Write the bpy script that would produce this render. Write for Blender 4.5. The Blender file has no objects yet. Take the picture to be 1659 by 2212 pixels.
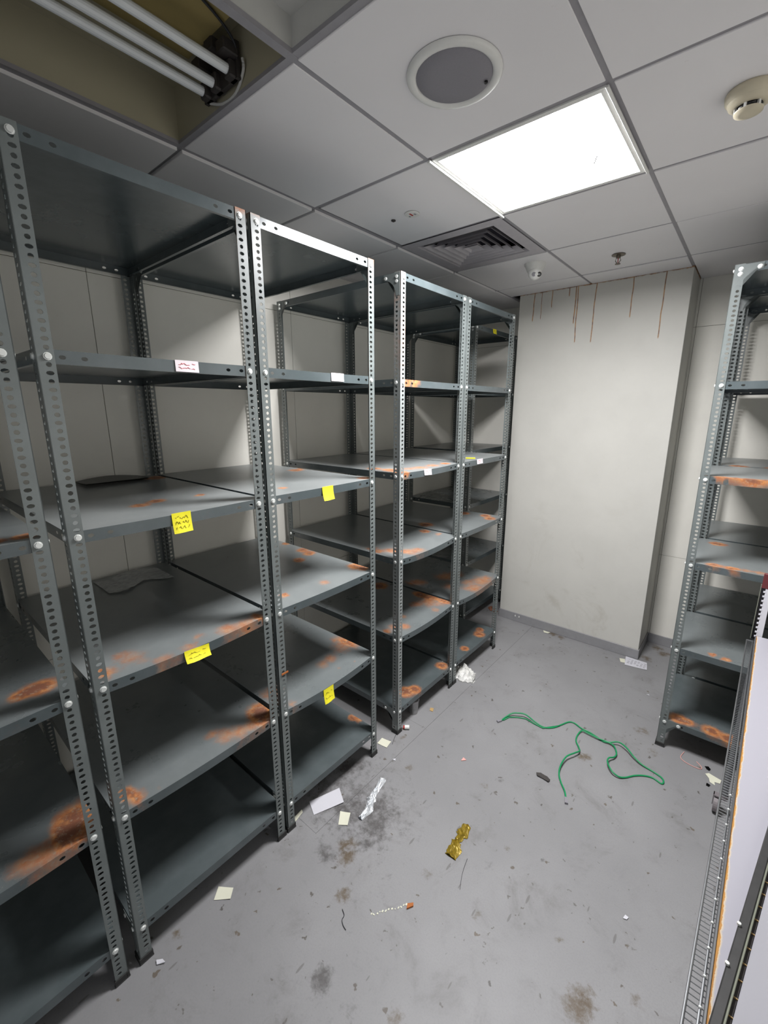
import bpy, bmesh, math, random
from mathutils import Vector, Matrix, noise

S = bpy.context.scene
COL = S.collection
PI = math.pi

# ------------------------------------------------------------------ camera
cam_d = bpy.data.cameras.new('camera')
cam_d.sensor_fit = 'VERTICAL'
cam_d.sensor_height = 24.0
cam_d.lens = 942.36 / 2212.0 * 24.0
cam_d.clip_start = 0.02
cam = bpy.data.objects.new('camera', cam_d)
COL.objects.link(cam)
cam.location = (1.0411, -1.4825, 1.8532)
cam.rotation_euler = (PI / 2 - 0.2308, 0.0005, 0.6971)
S.camera = cam

# ------------------------------------------------------------------ view, world
S.view_settings.view_transform = 'Standard'
S.view_settings.look = 'None'
S.view_settings.gamma = 1.0
S.view_settings.use_curve_mapping = False
S.view_settings.exposure = 0.12
LIGHT_PANEL = 96.0      # emission of the lit ceiling panel
ADDED_FILL = 0.6           # world fill light through an added, unseen opening behind the camera
w = bpy.data.worlds.new('world'); S.world = w
w.use_nodes = True
w.node_tree.nodes['Background'].inputs[0].default_value = (0.8, 0.85, 1.0, 1)
w.node_tree.nodes['Background'].inputs[1].default_value = ADDED_FILL

H = 2.718               # ceiling height


def srgb(r, g, b):
    def c(v):
        v /= 255.0
        return v / 12.92 if v <= 0.04045 else ((v + 0.055) / 1.055) ** 2.4
    return (c(r), c(g), c(b), 1)


# ------------------------------------------------------------------ material helpers
class NT:
    def __init__(self, name):
        self.m = bpy.data.materials.new(name)
        self.m.use_nodes = True
        self.t = self.m.node_tree
        self.n = self.t.nodes
        self.b = self.n['Principled BSDF']
        self.out = self.n['Material Output']

    def node(self, typ, **kw):
        x = self.n.new(typ)
        for k, v in kw.items():
            setattr(x, k, v)
        return x

    def link(self, a, b):
        self.t.links.new(a, b)

    def put(self, sock, v):
        if hasattr(v, 'is_linked') or isinstance(v, bpy.types.NodeSocket):
            self.link(v, sock)
        else:
            sock.default_value = v

    def math(self, op, a, b=0.0, c=None, clamp=False):
        x = self.node('ShaderNodeMath', operation=op, use_clamp=clamp)
        self.put(x.inputs[0], a); self.put(x.inputs[1], b)
        if c is not None:
            self.put(x.inputs[2], c)
        return x.outputs[0]

    def coords(self, kind='Object'):
        return self.node('ShaderNodeTexCoord').outputs[kind]

    def world(self):
        return self.node('ShaderNodeNewGeometry').outputs['Position']

    def noise(self, vec, scale, detail=3.0, rough=0.55, dist=0.0):
        x = self.node('ShaderNodeTexNoise')
        self.put(x.inputs['Vector'], vec)
        x.inputs['Scale'].default_value = scale
        x.inputs['Detail'].default_value = detail
        x.inputs['Roughness'].default_value = rough
        x.inputs['Distortion'].default_value = dist
        return x.outputs['Fac']

    def attr(self, name):
        return self.node('ShaderNodeAttribute', attribute_name=name).outputs['Fac']

    def step(self, v, lo, hi):
        x = self.node('ShaderNodeMapRange', interpolation_type='SMOOTHSTEP')
        self.put(x.inputs['Value'], v)
        x.inputs['From Min'].default_value = lo
        x.inputs['From Max'].default_value = hi
        return x.outputs[0]

    def mix(self, f, a, b):
        x = self.node('ShaderNodeMix', data_type='RGBA')
        self.put(x.inputs[0], f); self.put(x.inputs[6], a); self.put(x.inputs[7], b)
        return x.outputs[2]

    def set(self, base=None, rough=None, metal=None, spec=None, bump=None, bump_s=0.1, bump_d=0.002):
        if base is not None: self.put(self.b.inputs['Base Color'], base)
        if rough is not None: self.put(self.b.inputs['Roughness'], rough)
        if metal is not None: self.put(self.b.inputs['Metallic'], metal)
        if spec is not None: self.put(self.b.inputs['Specular IOR Level'], spec)
        if bump is not None:
            x = self.node('ShaderNodeBump')
            x.inputs['Strength'].default_value = bump_s
            x.inputs['Distance'].default_value = bump_d
            self.link(bump, x.inputs['Height'])
            self.link(x.outputs[0], self.b.inputs['Normal'])
        return self.m


def simple(name, col, rough=0.5, metal=0.0, var=0.12, scale=30.0, spec=0.5):
    t = NT(name)
    n = t.noise(t.coords(), scale)
    c2 = tuple(min(1, v * (1 + var)) for v in col[:3]) + (1,)
    c1 = tuple(v * (1 - var) for v in col[:3]) + (1,)
    return t.set(base=t.mix(n, c1, c2), rough=rough, metal=metal, spec=spec)


# ---- painted steel of the racks, with rust from a mesh attribute
def steel_mat(name, base, dusty, rough, edge_rust=0.0):
    t = NT(name)
    P = t.world()
    n1 = t.noise(P, 7.0, 4.0, 0.6)
    n2 = t.noise(P, 60.0, 4.0, 0.7)
    col = t.mix(t.step(n1, 0.35, 0.75), base, dusty)
    col = t.mix(t.math('MULTIPLY', t.step(n2, 0.55, 0.75), 0.12), col, tuple(v * 1.5 for v in base[:3]) + (1,))
    # dusty film and painted lamp light on the upper side of the trays
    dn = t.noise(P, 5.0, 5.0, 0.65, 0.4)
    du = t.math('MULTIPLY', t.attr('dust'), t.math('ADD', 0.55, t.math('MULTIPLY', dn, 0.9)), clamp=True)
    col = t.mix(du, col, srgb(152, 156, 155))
    r = t.attr('rust')
    br = t.noise(P, 34.0, 6.0, 0.72)
    br2 = t.noise(P, 9.0, 3.0, 0.6)
    val = t.math('ADD', r, t.math('MULTIPLY', t.math('SUBTRACT', br, 0.5), 0.8))
    val = t.math('ADD', val, t.math('MULTIPLY', t.math('SUBTRACT', br2, 0.5), 0.6))
    mask = t.math('MULTIPLY', t.step(val, 0.30, 0.95), t.step(r, 0.05, 0.4))
    rc = t.mix(t.step(br, 0.30, 0.62), srgb(208, 138, 66), srgb(164, 94, 42))
    rc = t.mix(t.step(t.math('ADD', val, t.math('MULTIPLY', n2, 0.3)), 0.95, 1.35), rc, srgb(122, 68, 38))
    rc = t.mix(t.math('MULTIPLY', t.step(n2, 0.5, 0.7), 0.6), rc, srgb(176, 156, 130))
    col = t.mix(t.math('MULTIPLY', mask, 0.9), col, rc)
    rough = t.math('ADD', rough, t.math('MULTIPLY', du, 0.12))
    rg = t.math('ADD', rough, t.math('ADD', t.math('MULTIPLY', mask, 0.45), t.math('MULTIPLY', n1, 0.08)))
    return t.set(base=col, rough=rg, spec=0.7, bump=n2, bump_s=0.04, bump_d=0.001)


M = {}
M['post'] = steel_mat('post_paint', srgb(82, 90, 89), srgb(94, 102, 101), 0.26)
M['tray'] = steel_mat('tray_paint', srgb(72, 81, 83), srgb(84, 92, 94), 0.2)
M['bolt'] = simple('zinc_bolt', srgb(225, 228, 225), 0.35, 0.35)
M['shoe'] = simple('black_plastic', srgb(38, 38, 37), 0.6)

# ---- walls
def wall_mat(name, base, drips=None):
    t = NT(name)
    P = t.world()
    n = t.noise(P, 3.0, 5.0, 0.6)
    col = t.mix(t.step(n, 0.3, 0.8), base, tuple(v * 0.93 for v in base[:3]) + (1,))
    sp = t.noise(P, 11.0, 6.0, 0.75, 0.6)
    col = t.mix(t.math('MULTIPLY', t.step(sp, 0.62, 0.80), 0.22), col, srgb(165, 155, 135))
    if drips:
        sx = t.node('ShaderNodeSeparateXYZ'); t.link(P, sx.inputs[0])
        X, Z = sx.outputs[0], sx.outputs[2]
        wob = t.math('MULTIPLY', t.math('SUBTRACT', t.noise(P, 7.0, 1.0), 0.5), 0.012)
        # scuffs low on the pillar
        scuff = t.noise(P, 2.6, 6.0, 0.7, 0.8)
        low = t.step(Z, 1.45, 0.5)
        col = t.mix(t.math('MULTIPLY', t.math('MULTIPLY', t.step(scuff, 0.52, 0.72), low), 0.28), col, srgb(150, 142, 125))
        tot = None
        for (x0, x1, z1, wd) in drips:
            k = (x1 - x0) / (z1 - H)
            xc = t.math('ADD', x0, t.math('MULTIPLY', t.math('SUBTRACT', Z, H), k))
            d = t.math('ABSOLUTE', t.math('SUBTRACT', t.math('ADD', X, wob), xc))
            a = t.step(d, wd * 1.6, wd * 0.7)
            b = t.step(Z, z1 - 0.004, z1 + 0.01)
            m = t.math('MULTIPLY', a, b)
            tot = m if tot is None else t.math('MAXIMUM', tot, m)
        edge = t.step(t.math('ADD', Z, t.math('MULTIPLY', t.noise(P, 40.0, 3.0), 0.02)), H + 0.001, H + 0.009)
        tot = t.math('MAXIMUM', tot, edge)
        col = t.mix(t.math('MULTIPLY', tot, 0.85), col, t.mix(t.step(t.noise(P, 25.0), .35, .65), srgb(110, 62, 28), srgb(176, 128, 70)))
    return t.set(base=col, rough=0.55, spec=0.35, bump=sp, bump_s=0.03)


M['wall'] = wall_mat('wall_panel_cream', srgb(236, 234, 225))
M['joint'] = simple('wall_joint_dark', srgb(104, 97, 84), 0.8)
DRIPS = [(-0.400, -0.409, 2.515, .0030), (-0.343, -0.348, 2.524, .0018), (-0.267, -0.266, 2.595, .0026),
         (-0.144, -0.144, 2.656, .0030), (-0.095, -0.098, 2.464, .0034), (-0.082, -0.080, 2.332, .0030),
         (0.041, 0.033, 2.323, .0030), (0.272, 0.274, 2.461, .0028), (0.459, 0.456, 2.31, .0030)]
M['pillar'] = wall_mat('pillar_cream', srgb(205, 204, 197), DRIPS)
M['base'] = simple('skirting_grey', srgb(142, 142, 144), 0.5)

# ---- floor
def floor_mat():
    t = NT('floor_grey_vinyl')
    P = t.world()
    n = t.noise(P, 1.3, 5.0, 0.6)
    fine = t.noise(P, 160.0, 3.0, 0.7)
    col = t.mix(t.step(n, 0.3, 0.75), srgb(132, 132, 133), srgb(145, 145, 146))
    col = t.mix(t.math('MULTIPLY', t.step(fine, 0.4, 0.7), 0.3), col, srgb(124, 124, 126))
    # broad grime
    g = t.noise(P, 4.5, 7.0, 0.72, 0.5)
    col = t.mix(t.math('MULTIPLY', t.step(g, 0.50, 0.8), 0.6), col, srgb(98, 95, 92))
    # sooty patches with some painted rack shade, and brown patches, from mesh attributes with broken edges
    br = t.noise(P, 38.0, 7.0, 0.75, 0.3)
    br2 = t.noise(P, 13.0, 5.0, 0.7)
    for name, c, k in (('soot_shade', srgb(66, 62, 60), 0.78), ('brown', srgb(88, 72, 48), 0.85)):
        a = t.attr(name)
        v = t.math('ADD', a, t.math('ADD', t.math('MULTIPLY', t.math('SUBTRACT', br, 0.5), 1.7),
                                    t.math('MULTIPLY', t.math('SUBTRACT', br2, 0.5), 1.6)))
        m = t.math('MULTIPLY', t.step(v, 0.36, 1.15), t.step(a, 0.03, 0.4))
        col = t.mix(t.math('MULTIPLY', m, k), col, c)
    # small sparse specks and short scuffs
    vo = t.node('ShaderNodeTexVoronoi', feature='F1', voronoi_dimensions='2D')
    mp = t.node('ShaderNodeMapping'); t.link(P, mp.inputs[0])
    wv = t.node('ShaderNodeVectorMath', operation='ADD')
    nz = t.node('ShaderNodeTexNoise'); t.link(P, nz.inputs['Vector']); nz.inputs['Scale'].default_value = 50.0
    sc = t.node('ShaderNodeVectorMath', operation='SCALE'); t.link(nz.outputs['Color'], sc.inputs[0]); sc.inputs['Scale'].default_value = 0.035
    t.link(mp.outputs[0], wv.inputs[0]); t.link(sc.outputs[0], wv.inputs[1])
    t.link(wv.outputs[0], vo.inputs['Vector']); vo.inputs['Scale'].default_value = 9.0
    pick = t.node('ShaderNodeSeparateColor'); t.link(vo.outputs['Color'], pick.inputs[0])
    size = t.math('MULTIPLY', t.step(pick.outputs[0], 0.30, 1.0), 0.078)
    spk = t.step(t.math('SUBTRACT', size, vo.outputs['Distance']), 0.0, 0.03)
    col = t.mix(t.math('MULTIPLY', spk, 0.75), col, t.mix(pick.outputs[1], srgb(62, 58, 54), srgb(92, 78, 60)))
    vo2 = t.node('ShaderNodeTexVoronoi', feature='F1', voronoi_dimensions='2D')
    mp2 = t.node('ShaderNodeMapping'); t.link(P, mp2.inputs[0]); mp2.inputs['Scale'].default_value = (1, 0.22, 1)
    mp2.inputs['Rotation'].default_value = (0, 0, 0.7)
    t.link(mp2.outputs[0], vo2.inputs['Vector']); vo2.inputs['Scale'].default_value = 14.0
    p2 = t.node('ShaderNodeSeparateColor'); t.link(vo2.outputs['Color'], p2.inputs[0])
    s2 = t.math('MULTIPLY', t.step(p2.outputs[0], 0.5, 1.0), 0.07)
    m2 = t.step(t.math('SUBTRACT', s2, vo2.outputs['Distance']), 0.0, 0.02)
    col = t.mix(t.math('MULTIPLY', m2, 0.55), col, srgb(92, 88, 86))
    vo3 = t.node('ShaderNodeTexVoronoi', feature='F1', voronoi_dimensions='2D')
    t.link(wv.outputs[0], vo3.inputs['Vector']); vo3.inputs['Scale'].default_value = 34.0
    p3 = t.node('ShaderNodeSeparateColor'); t.link(vo3.outputs['Color'], p3.inputs[0])
    s3 = t.math('MULTIPLY', t.step(p3.outputs[0], 0.72, 1.0), t.math('MULTIPLY', t.step(g, 0.40, 0.62), 0.22))
    m3 = t.step(t.math('SUBTRACT', s3, vo3.outputs['Distance']), 0.0, 0.10)
    col = t.mix(t.math('MULTIPLY', m3, 0.7), col, srgb(84, 79, 74))
    return t.set(base=col, rough=t.math('ADD', 0.38, t.math('MULTIPLY', g, 0.2)), spec=0.4, bump=fine, bump_s=0.05, bump_d=0.0006)


M['floor'] = floor_mat()

# ---- ceiling
def tile_mat():
    t = NT('ceiling_tile_white')
    P = t.world()
    n = t.noise(P, 2.2, 4.0, 0.6)
    col = t.mix(n, srgb(240, 238, 239), srgb(230, 228, 229))
    sp = t.noise(P, 24.0, 5.0, 0.7)
    col = t.mix(t.math('MULTIPLY', t.step(sp, 0.68, 0.8), 0.3), col, srgb(140, 134, 130))
    return t.set(base=col, rough=0.55, spec=0.3)


M['tile'] = tile_mat()
M['tbar'] = simple('ceiling_bar_grey', srgb(150, 148, 152), 0.5)
M['slab'] = simple('soffit_grey', srgb(120, 118, 110), 0.8)
M['white'] = simple('white_plastic', srgb(226, 226, 222), 0.4, var=0.04)
M['cream'] = simple('aged_cream_plastic', srgb(205, 196, 172), 0.45, var=0.08, scale=14)
M['grille'] = simple('speaker_mesh_grey', srgb(136, 134, 140), 0.6, var=0.1, scale=300)
M['vent'] = simple('air_diffuser_grey', srgb(184, 180, 184), 0.5, var=0.12, scale=25)
M['dark'] = simple('dark_opening', srgb(26, 22, 38), 0.8)
M['black'] = simple('black_gloss', srgb(14, 14, 15), 0.2)
M['chrome'] = simple('chrome_wire', srgb(128, 130, 132), 0.35, 0.8, var=0.15, scale=60)
M['brass'] = simple('dull_brass', srgb(112, 104, 92), 0.4, 0.6)
M['red'] = simple('red_plastic', srgb(172, 46, 40), 0.4)
M['tube'] = simple('unlit_tube_glass', srgb(222, 226, 228), 0.25, var=0.03)
M['tan'] = simple('aged_reflector_tan', srgb(150, 134, 84), 0.7, var=0.2, scale=9)
M['coffer'] = simple('coffer_side_cream', srgb(176, 170, 146), 0.6, var=0.1, scale=4)
M['coffer_white'] = simple('coffer_side_white', srgb(196, 196, 192), 0.6, var=0.04)
M['yellow'] = simple('yellow_note_paper', srgb(236, 226, 40), 0.6, var=0.05, scale=12)
M['ink'] = simple('pencil_grey', srgb(150, 140, 40), 0.8)
M['label'] = simple('white_label_paper', srgb(232, 222, 226), 0.6, var=0.04)
M['redink'] = simple('red_marker', srgb(226, 96, 108), 0.7)
M['card'] = simple('white_card', srgb(206, 206, 212), 0.6, var=0.02)
M['panel_white'] = simple('white_enamel_panel', srgb(150, 150, 156), 0.35, var=0.04, scale=9)
M['creampaper'] = simple('cream_paper', srgb(216, 216, 196), 0.7, var=0.04)
M['green'] = simple('green_cable_jacket', srgb(18, 140, 84), 0.4, var=0.1)
M['blackcable'] = simple('dark_strand', srgb(30, 32, 38), 0.5)
M['foil'] = simple('silver_foil', srgb(228, 232, 236), 0.3, 0.45, var=0.2, scale=80)
M['gold'] = simple('gold_wrapper', srgb(146, 124, 36), 0.4, 0.3, var=0.35, scale=60)
M['orange'] = simple('rust_orange_crumb', srgb(170, 98, 40), 0.7)
M['cardboard'] = simple('brown_wrapper', srgb(140, 92, 70), 0.7)
M['pink'] = simple('pink_plastic', srgb(226, 168, 160), 0.5)
M['darkscrap'] = simple('dark_scrap', srgb(56, 52, 50), 0.6)
M['straw'] = simple('tan_flake', srgb(176, 146, 96), 0.7)
M['canister'] = simple('caster_grey', srgb(126, 120, 122), 0.5)
M['frame_dark'] = simple('dark_frame_metal', srgb(62, 62, 62), 0.4, 0.3, var=0.3, scale=40)
M['rail_green'] = simple('worn_green_grey_rail', srgb(122, 126, 112), 0.45, 0.2)
M['cap_red'] = simple('dull_red_cap', srgb(96, 40, 42), 0.5)

t = NT('clear_plastic')
t.b.inputs['Transmission Weight'].default_value = 0.9
t.b.inputs['Alpha'].default_value = 0.55
M['clear'] = t.set(base=(0.9, 0.9, 0.9, 1), rough=0.15)
t = NT('plastic_film')
n_ = t.noise(t.coords(), 40.0, 4.0)
t.b.inputs['Alpha'].default_value = 0.75
M['film'] = t.set(base=t.mix(n_, (0.40, 0.41, 0.41, 1), (0.8, 0.82, 0.82, 1)), rough=0.2, bump=n_, bump_s=0.6, bump_d=0.01)


def emit_mat():
    t = NT('lit_diffuser')
    t.put(t.b.inputs['Emission Color'], (1.0, 0.985, 1.0, 1))
    t.b.inputs['Emission Strength'].default_value = LIGHT_PANEL
    t.set(base=(0.9, 0.9, 0.9, 1), rough=0.4)
    return t.m


M['lit'] = emit_mat()
t = NT('prismatic_lens_edge')
t.b.inputs['Emission Color'].default_value = (0.93, 1.0, 0.97, 1)
t.b.inputs['Emission Strength'].default_value = LIGHT_PANEL * 0.008
M['lens'] = t.set(base=(0.86, 0.95, 0.92, 1), rough=0.25)


def board_mat():
    # white laminate whose aisle edge (local x = 0) is stained with rust
    t = NT('white_laminate_rusty_edge')
    P = t.coords()
    sx = t.node('ShaderNodeSeparateXYZ'); t.link(P, sx.inputs[0])
    n = t.noise(P, 26.0, 5.0, 0.7)
    nb = t.noise(P, 3.0, 2.0)
    d = t.math('ADD', sx.outputs[0], t.math('MULTIPLY', t.math('SUBTRACT', n, 0.5), -0.012))
    wdt = t.math('ADD', 0.0005, t.math('MULTIPLY', nb, 0.0035))
    m = t.math('GREATER_THAN', wdt, d)
    soft = t.step(t.math('SUBTRACT', d, wdt), 0.004, 0.0)
    base = t.mix(t.math('MULTIPLY', t.step(t.noise(P, 15.0, 6.0, 0.7), 0.7, 0.8), 0.2), srgb(156, 155, 163), srgb(120, 112, 104))
    col = t.mix(t.math('MULTIPLY', soft, 0.5), base, srgb(222, 196, 140))
    col = t.mix(m, col, t.mix(n, srgb(120, 78, 60), srgb(196, 146, 66)))
    return t.set(base=col, rough=0.35)


M['board'] = board_mat()


# ------------------------------------------------------------------ mesh helpers
def link_mesh(name, bm, mat, parent=None, smooth=False):
    me = bpy.data.meshes.new(name)
    bm.normal_update()
    bm.to_mesh(me); bm.free()
    if mat is not None:
        me.materials.append(mat)
    if smooth:
        for p in me.polygons:
            p.use_smooth = True
    o = bpy.data.objects.new(name, me)
    COL.objects.link(o)
    if parent is not None:
        o.parent = parent
    return o


def inst(src, name, parent, loc=(0, 0, 0), rot=(0, 0, 0), label=None):
    o = src.copy() if isinstance(src, bpy.types.Object) else bpy.data.objects.new(name, src)
    o.name = name
    COL.objects.link(o)
    o.parent = parent
    o.location = loc
    o.rotation_euler = rot
    if label: o['label'] = label
    return o


def tag(o, label, cat, group=None):
    o['label'] = label; o['category'] = cat
    if group: o['group'] = group
    return o


def root(name, loc, rz=0.0):
    o = bpy.data.objects.new(name, None)
    o.empty_display_size = 0.1
    COL.objects.link(o); o.location = loc; o.rotation_euler = (0, 0, rz)
    return o


def struct(o):
    o['kind'] = 'structure'
    return o


def box(bm, x0, y0, z0, x1, y1, z1, bev=0.0):
    r = bmesh.ops.create_cube(bm, size=1.0)
    vs = r['verts']
    for v in vs:
        v.co = Vector(((x0 + x1) / 2 + v.co.x * (x1 - x0), (y0 + y1) / 2 + v.co.y * (y1 - y0), (z0 + z1) / 2 + v.co.z * (z1 - z0)))
    if bev > 0:
        es = list({e for v in vs for e in v.link_edges})
        bmesh.ops.bevel(bm, geom=es, offset=bev, segments=1, affect='EDGES')
    return vs


def newbox(name, b, mat, parent=None, bev=0.0):
    bm = bmesh.new(); box(bm, *b, bev=bev)
    return link_mesh(name, bm, mat, parent)


def cyl(bm, p0, p1, r0, r1=None, seg=10, caps=True):
    r1 = r0 if r1 is None else r1
    p0, p1 = Vector(p0), Vector(p1)
    d = (p1 - p0)
    q = d.to_track_quat('Z', 'Y').to_matrix()
    a = []; b = []
    for i in range(seg):
        an = 2 * PI * i / seg
        v = Vector((math.cos(an), math.sin(an), 0))
        a.append(bm.verts.new(p0 + q @ (v * r0)))
        b.append(bm.verts.new(p1 + q @ (v * r1)))
    for i in range(seg):
        j = (i + 1) % seg
        bm.faces.new((a[i], a[j], b[j], b[i]))
    if caps:
        bm.faces.new(list(reversed(a))); bm.faces.new(b)


def lathe(bm, prof, center=(0, 0, 0), seg=32, down=False):
    cx, cy, cz = center
    rings = []
    for (r, z) in prof:
        if r < 1e-6:
            rings.append([bm.verts.new((cx, cy, cz + z))])
        else:
            rings.append([bm.verts.new((cx + r * math.cos(2 * PI * i / seg), cy + r * math.sin(2 * PI * i / seg), cz + z)) for i in range(seg)])
    for a, b in zip(rings[:-1], rings[1:]):
        for i in range(seg):
            j = (i + 1) % seg
            if len(a) == 1 and len(b) == 1: continue
            if len(a) == 1: bm.faces.new((a[0], b[i], b[j]))
            elif len(b) == 1: bm.faces.new((a[i], a[j], b[0]))
            else: bm.faces.new((a[i], a[j], b[j], b[i]))


def tube(bm, pts, r, seg=8):
    pts = [Vector(p) for p in pts]
    rings = []
    up = Vector((0, 0, 1))
    for i, p in enumerate(pts):
        d = (pts[min(i + 1, len(pts) - 1)] - pts[max(i - 1, 0)]).normalized()
        s = d.cross(up)
        if s.length < 1e-4: s = Vector((1, 0, 0))
        s.normalize(); u = s.cross(d)
        rings.append([bm.verts.new(p + s * (r * math.cos(2 * PI * k / seg)) + u * (r * math.sin(2 * PI * k / seg))) for k in range(seg)])
    for a, b in zip(rings[:-1], rings[1:]):
        for k in range(seg):
            j = (k + 1) % seg
            bm.faces.new((a[k], a[j], b[j], b[k]))
    bm.faces.new(list(reversed(rings[0]))); bm.faces.new(rings[-1])


def smooth_path(pts, n=5):
    out = []
    P = [Vector(p) for p in pts]
    for i in range(len(P) - 1):
        p0 = P[max(i - 1, 0)]; p1 = P[i]; p2 = P[i + 1]; p3 = P[min(i + 2, len(P) - 1)]
        for k in range(n):
            s = k / n
            out.append(0.5 * ((2 * p1) + (-p0 + p2) * s + (2 * p0 - 5 * p1 + 4 * p2 - p3) * s * s + (-p0 + 3 * p1 - 3 * p2 + p3) * s ** 3))
    out.append(P[-1])
    return out


def holed_plate(bm, O, U, V, N, L, W, holes, T):
    """plate spanning U*L by V*W from O, thickness T along -N, with real through holes (u, v, half-u, half-v)."""
    O, U, V, N = Vector(O), Vector(U), Vector(V), Vector(N)

    def pt(u, v, k): return bm.verts.new(O + U * u + V * v - N * (T * k))

    def quad(a, b, c, d, flip):
        bm.faces.new((a, b, c, d) if not flip else (d, c, b, a))
    flip0 = U.cross(V).dot(N) < 0
    u = 0.0
    cells = []
    for (cu, cv, hu, hv) in holes:
        c0, c1 = cu - hu - 0.0010, cu + hu + 0.0010
        if c0 > u + 1e-5: cells.append((u, c0, None))
        cells.append((c0, c1, (cu, cv, hu, hv)))
        u = c1
    if u < L - 1e-5: cells.append((u, L, None))
    for (a, b, h) in cells:
        for k in (0, 1):
            fl = flip0 if k == 0 else not flip0
            if h is None:
                quad(pt(a, 0, k), pt(b, 0, k), pt(b, W, k), pt(a, W, k), fl)
                continue
            cu, cv, hu, hv = h
            outer = [pt(a, 0, k), pt(cu, 0, k), pt(b, 0, k), pt(b, cv, k), pt(b, W, k), pt(cu, W, k), pt(a, W, k), pt(a, cv, k)]
            inner = []
            for i in range(8):
                an = -PI * 0.75 + i * PI / 4
                cx, sy = math.cos(an), math.sin(an)
                inner.append(pt(cu + hu * cx * 1.0, cv + hv * sy * 1.0, k))
            for i in range(8):
                j = (i + 1) % 8
                quad(outer[i], outer[j], inner[j], inner[i], fl)
            if k == 0: top = inner
            else:
                for i in range(8):
                    j = (i + 1) % 8
                    quad(top[i], inner[i], inner[j], top[j], flip0)
    # rims
    a = [pt(0, 0, 0), pt(L, 0, 0), pt(L, W, 0), pt(0, W, 0)]
    b = [pt(0, 0, 1), pt(L, 0, 1), pt(L, W, 1), pt(0, W, 1)]
    for i in range(4):
        j = (i + 1) % 4
        quad(a[i], b[i], b[j], a[j], flip0)


def add_float_attr(me, name, fn):
    at = me.attributes.new(name, 'FLOAT', 'POINT')
    for i, v in enumerate(me.vertices):
        at.data[i].value = fn(v.co)


# ================================================================== ROOM SHELL
XL, XR, YB, YF = -1.27, 1.86, -2.45, 2.40

SOOT_SHADE = [(-0.12, -0.24, .28, .74), (-0.33, -0.28, .20, .72), (-0.25, -0.05, .2, .42), (0.1, -0.45, .3, .36), (0.3, -0.9, .4, .34), (-0.13, -0.27, .10), (-0.06, -0.20, .12), (-0.03, -0.28, .09), (-0.30, -0.32, .10), (-0.36, -0.12, .08), (0.0, -0.36, .05),  # sooty floor by the racks; part of the darkening is painted rack shade
        (-0.22, -0.30, .08), (-0.32, -0.05, .05), (0.46, -0.10, .02), (0.2, -0.8, .045),
        (-0.1, -0.5, .05), (0.885, -0.3, .02), (0.62, 0.06, .015), (0.30, 0.33, .02)]
BROWN = [(-0.02, -0.458, .045), (-0.077, -0.431, .03), (-0.05, -0.40, .03), (0.07, -0.57, .035), (0.885, -0.297, .05), (0.87, -0.33, .05), (0.795, 1.199, .06, .7),
         (0.59, 0.774, .04), (0.49, 0.017, .02), (-0.1, 0.1, .03), (0.697, 2.32, .06), (0.75, 2.25, .05), (1.02, -0.19, .025), (0.77, -0.178, .015),
         (-0.02, 2.02, .05), (0.05, 2.0, .04), (-0.30, 0.32, .03), (-0.27, 0.25, .025), (-0.3, -1.05, .02), (0.87, 1.05, .05, .5), (0.95, 0.98, .04, .4),
         (0.45, -0.72, .03), (0.5, -0.3, .02), (0.27, -0.30, .02), (1.0, 0.9, .04, .4), (0.25, 0.25, .02), (0.66, 2.1, .05)]


def blob_fn(blobs):
    def f(co):
        m = 0.0
        for bl in blobs:
            x, y, r = bl[:3]; am = bl[3] if len(bl) > 3 else 1.0
            dx = co.x - x; dy = co.y - y
            if abs(dx) < 2 * r and abs(dy) < 2 * r:
                m = max(m, am * math.exp(-(dx * dx + dy * dy) / (r * r) * 0.9))
        return m
    return f


def floor_piece(name, x0, x1, y0, y1, step, parent=None):
    bm = bmesh.new()
    nx = max(1, int((x1 - x0) / step)); ny = max(1, int((y1 - y0) / step))
    g = [[bm.verts.new((x0 + (x1 - x0) * i / nx, y0 + (y1 - y0) * j / ny, 0)) for j in range(ny + 1)] for i in range(nx + 1)]
    for i in range(nx):
        for j in range(ny):
            bm.faces.new((g[i][j], g[i + 1][j], g[i + 1][j + 1], g[i][j + 1]))
    # skirt gives each sheet its edge
    for a, b in (((x0, y0), (x1, y0)), ((x1, y0), (x1, y1)), ((x1, y1), (x0, y1)), ((x0, y1), (x0, y0))):
        v = [bm.verts.new((a[0], a[1], 0)), bm.verts.new((b[0], b[1], 0)), bm.verts.new((b[0], b[1], -.004)), bm.verts.new((a[0], a[1], -.004))]
        bm.faces.new(list(reversed(v)))
    o = link_mesh(name, bm, M['floor'], parent)
    add_float_attr(o.data, 'soot_shade', blob_fn(SOOT_SHADE))
    add_float_attr(o.data, 'brown', blob_fn(BROWN))
    return o


fl = struct(newbox('floor', (XL, YB, -0.10, XR, YF, -0.004), M['joint']))
SEAM = -0.207
floor_piece('floor_sheet', SEAM + .001, XR, YB, YF, 0.022, fl)
floor_piece('floor_sheet', XL, SEAM + .001, YB, -0.471, 0.025, fl)
ys = [-0.4705, 0.393, 1.256, 2.12, YF]
for a, b in zip(ys[:-1], ys[1:]):
    floor_piece('floor_sheet', XL, SEAM - .0003, a + .0004, b - .0004, 0.03, fl)


def wall_panels(parent, axis, pos, sgn, a_edges, z_edges, mat, gap=0.0022, th=0.004):
    for a0, a1 in zip(a_edges[:-1], a_edges[1:]):
        for z0, z1 in zip(z_edges[:-1], z_edges[1:]):
            g = gap / 2
            if axis == 'x':
                b = (min(pos, pos + sgn * th), a0 + g, z0 + g, max(pos, pos + sgn * th), a1 - g, z1 - g)
            else:
                b = (a0 + g, min(pos, pos + sgn * th), z0 + g, a1 - g, max(pos, pos + sgn * th), z1 - g)
            newbox('wall_panel', b, mat, parent, bev=0.0007)


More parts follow.
